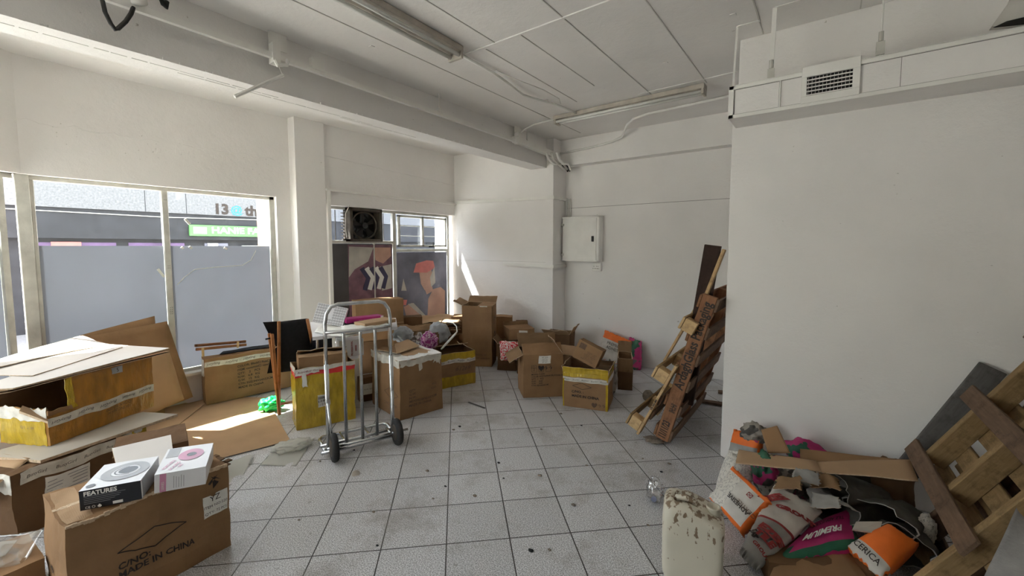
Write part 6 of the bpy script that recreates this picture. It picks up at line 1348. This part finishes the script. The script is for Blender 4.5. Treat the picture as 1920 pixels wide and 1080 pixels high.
# bottom carton with inner face up
g = carton2('carton', 'flattened brown carton at the bottom edge in front of the pink sack', (-0.15, 2.16, 0), (0.272, 2.373, 0), 0.22, 0.10, mat='card_dark', seed=160)
cb('brown cardboard flap tilted in front of the pink sack', [(-0.145, 1.987, 0.11), (0.223, 2.248, 0.11), (0.117, 2.499, 0.1), (-0.131, 2.147, 0.09)], 'card', seed=161)

# ================================================================== jerrycan
jr = thing('jerrycan', 'dirty cream plastic jerrycan with mud stains on the floor at bottom', 'jerrycan', (-0.546, 1.86, 0), R(14.4))
JW, JD, JH = 0.262, 0.19, 0.372
bm = bmesh.new(); bmesh.ops.create_cube(bm, size=1.0)
bmesh.ops.subdivide_edges(bm, edges=bm.edges, cuts=11, use_grid_fill=True)
for v in bm.verts:
    p = v.co * 2.0; q = Vector(p); n_ = 7.0
    l = (abs(p.x) ** n_ + abs(p.y) ** n_ + abs(p.z) ** n_) ** (1 / n_); q = p / l
    z = (q.z + 1) / 2
    x = q.x * JW / 2 * (0.965 + 0.035 * z); y = q.y * JD / 2
    zz = z * JH
    if z > 0.85: zz -= 0.055 * max(0, (q.x - (-0.1))) * (z - 0.85) / 0.15 ; zz += 0.012 * (1 - q.y * q.y) * (z - .85) / .15
    if z > 0.9 and -0.55 < q.x < 0.15 and abs(q.y + 0.05) < 0.30: zz -= 0.045
    y += (0.004 if q.y > 0 else -0.004) * math.sin(z * 9) if abs(q.x) < 0.8 else 0
    v.co = (x + JW / 2, y + JD / 2, max(0.001, zz))
me = bpy.data.meshes.new('can_body'); bm.to_mesh(me); bm.free(); me.materials.append(MAT['cream'])
for p in me.polygons: p.use_smooth = True
o = bpy.data.objects.new('can_body', me); COL.objects.link(o); o.parent = jr
m = MB(); m.tube([(0.055, 0.085, JH - 0.03), (0.065, 0.085, JH + 0.004), (0.10, 0.085, JH + 0.010), (0.135, 0.085, JH + 0.002), (0.15, 0.085, JH - 0.035)], 0.015, 10); m.build('carry_handle', MAT['cream'], jr, world=False, smooth=True)
m = MB(); rr = [(0.032, JH - 0.07), (0.030, JH - 0.012), (0.031, JH - 0.006), (0.024, JH - 0.006), (0.024, JH - 0.03)]
S = 24; vs = [Vector((0.215 + r_ * math.cos(2 * math.pi * i / S), 0.09 + r_ * math.sin(2 * math.pi * i / S), z)) for (r_, z) in rr for i in range(S)]
m.add(vs, [(k * S + i, k * S + (i + 1) % S, (k + 1) * S + (i + 1) % S, (k + 1) * S + i) for k in range(len(rr) - 1) for i in range(S)] + [tuple((len(rr) - 1) * S + i for i in range(S))]); m.build('neck', MAT['cream_clean'], jr, world=False, smooth=True)

# clear bag with bottle cap beside it
crumple('plastic_bag', 'small clear crumpled plastic bag on floor behind the jerrycan', 'bag', (-0.774, 2.49, 0.002), (0.07, 0.09, 0.10), MAT['plastic'], 51, 0.7, rz=40)
m = MB(); m.tube([(-0.763, 2.436, 0.03), (-0.753, 2.403, 0.05)], 0.016, 14); tag(m.build('bottle_cap', M('blue_grey_cap', (0.22, 0.24, 0.34), 0.4), None), 'small blue-grey cap inside the clear bag behind the jerrycan', 'cap')

# ================================================================== small litter on the floor
g = thing('cardboard_scrap', 'pale round scrap on the tiles in front of the hand truck', 'scrap', (-2.485, 1.558, 0)); 
m = MB(); m.tube([(-2.483, 1.557, 0.001), (-2.47, 1.549, 0.009)], [0.028, 0.024], 12); m.build('scrap_body', MAT['board'], g)
g = thing('wood_sliver', 'dark sliver of wood on the tiles right of the ragged carton', 'sliver', (-2.63, 2.959, 0)); plank('sliver_body', g, (-2.765, 2.977, 0.006), (-2.536, 2.959, 0.006), (0, 1, 0), 0.018, 0.008, 'wood_grey')
rnd = random.Random(77)
spots = [(-2.447, 2.525, 0), (-2.446, 2.448, 0), (-1.674, 1.854, 0), (-1.653, 2.116, 0), (-1.478, 2.288, 0), (-1.143, 2.138, 0), (-1.133, 1.673, -0), (-1.061, 1.736, 0), (-2.129, 1.876, 0), (-1.894, 1.819, -0), (-2.314, 1.09, 0), (-1.859, 1.681, 0), (-1.787, 1.231, 0), (-1.286, 2.596, 0), (-1.005, 2.927, 0), (-0.839, 2.825, 0), (-0.827, 2.967, 0), (-0.725, 2.223, 0), (-0.874, 2.333, 0), (-3.429, 3.963, 0), (-1.893, 3.285, 0), (-1.625, 3.168, 0), (-1.86, 2.899, 0), (-2.039, 1.385, 0), (-1.804, 2.253, 0), (-2.064, 4.706, 0), (-2.842, 1.503, 0), (-2.796, 1.745, 0)]
gm = None
for k, s_ in enumerate(spots):
    r_ = rnd.uniform(0.005, 0.011)
    bm = bmesh.new(); bmesh.ops.create_icosphere(bm, subdivisions=2, radius=1)
    for v in bm.verts:
        q = v.co * (1 + 0.35 * nz(v.co, k, 1.6)); v.co = Vector((q.x * r_ * rnd.uniform(.9, 1.1) * 1.4, q.y * r_, max(0, q.z * r_ * .6 + r_ * .2)))
    me = bpy.data.meshes.new('crumb'); bm.to_mesh(me); bm.free(); me.materials.append(MAT['rubble' if k % 3 else 'dark'])
    o = bpy.data.objects.new('dirt_crumb', me); COL.objects.link(o); o.location = s_; tag(o, 'small dark crumb of dirt lying on the grey floor tiles', 'dirt crumb', 'dirt crumbs on the tiles')
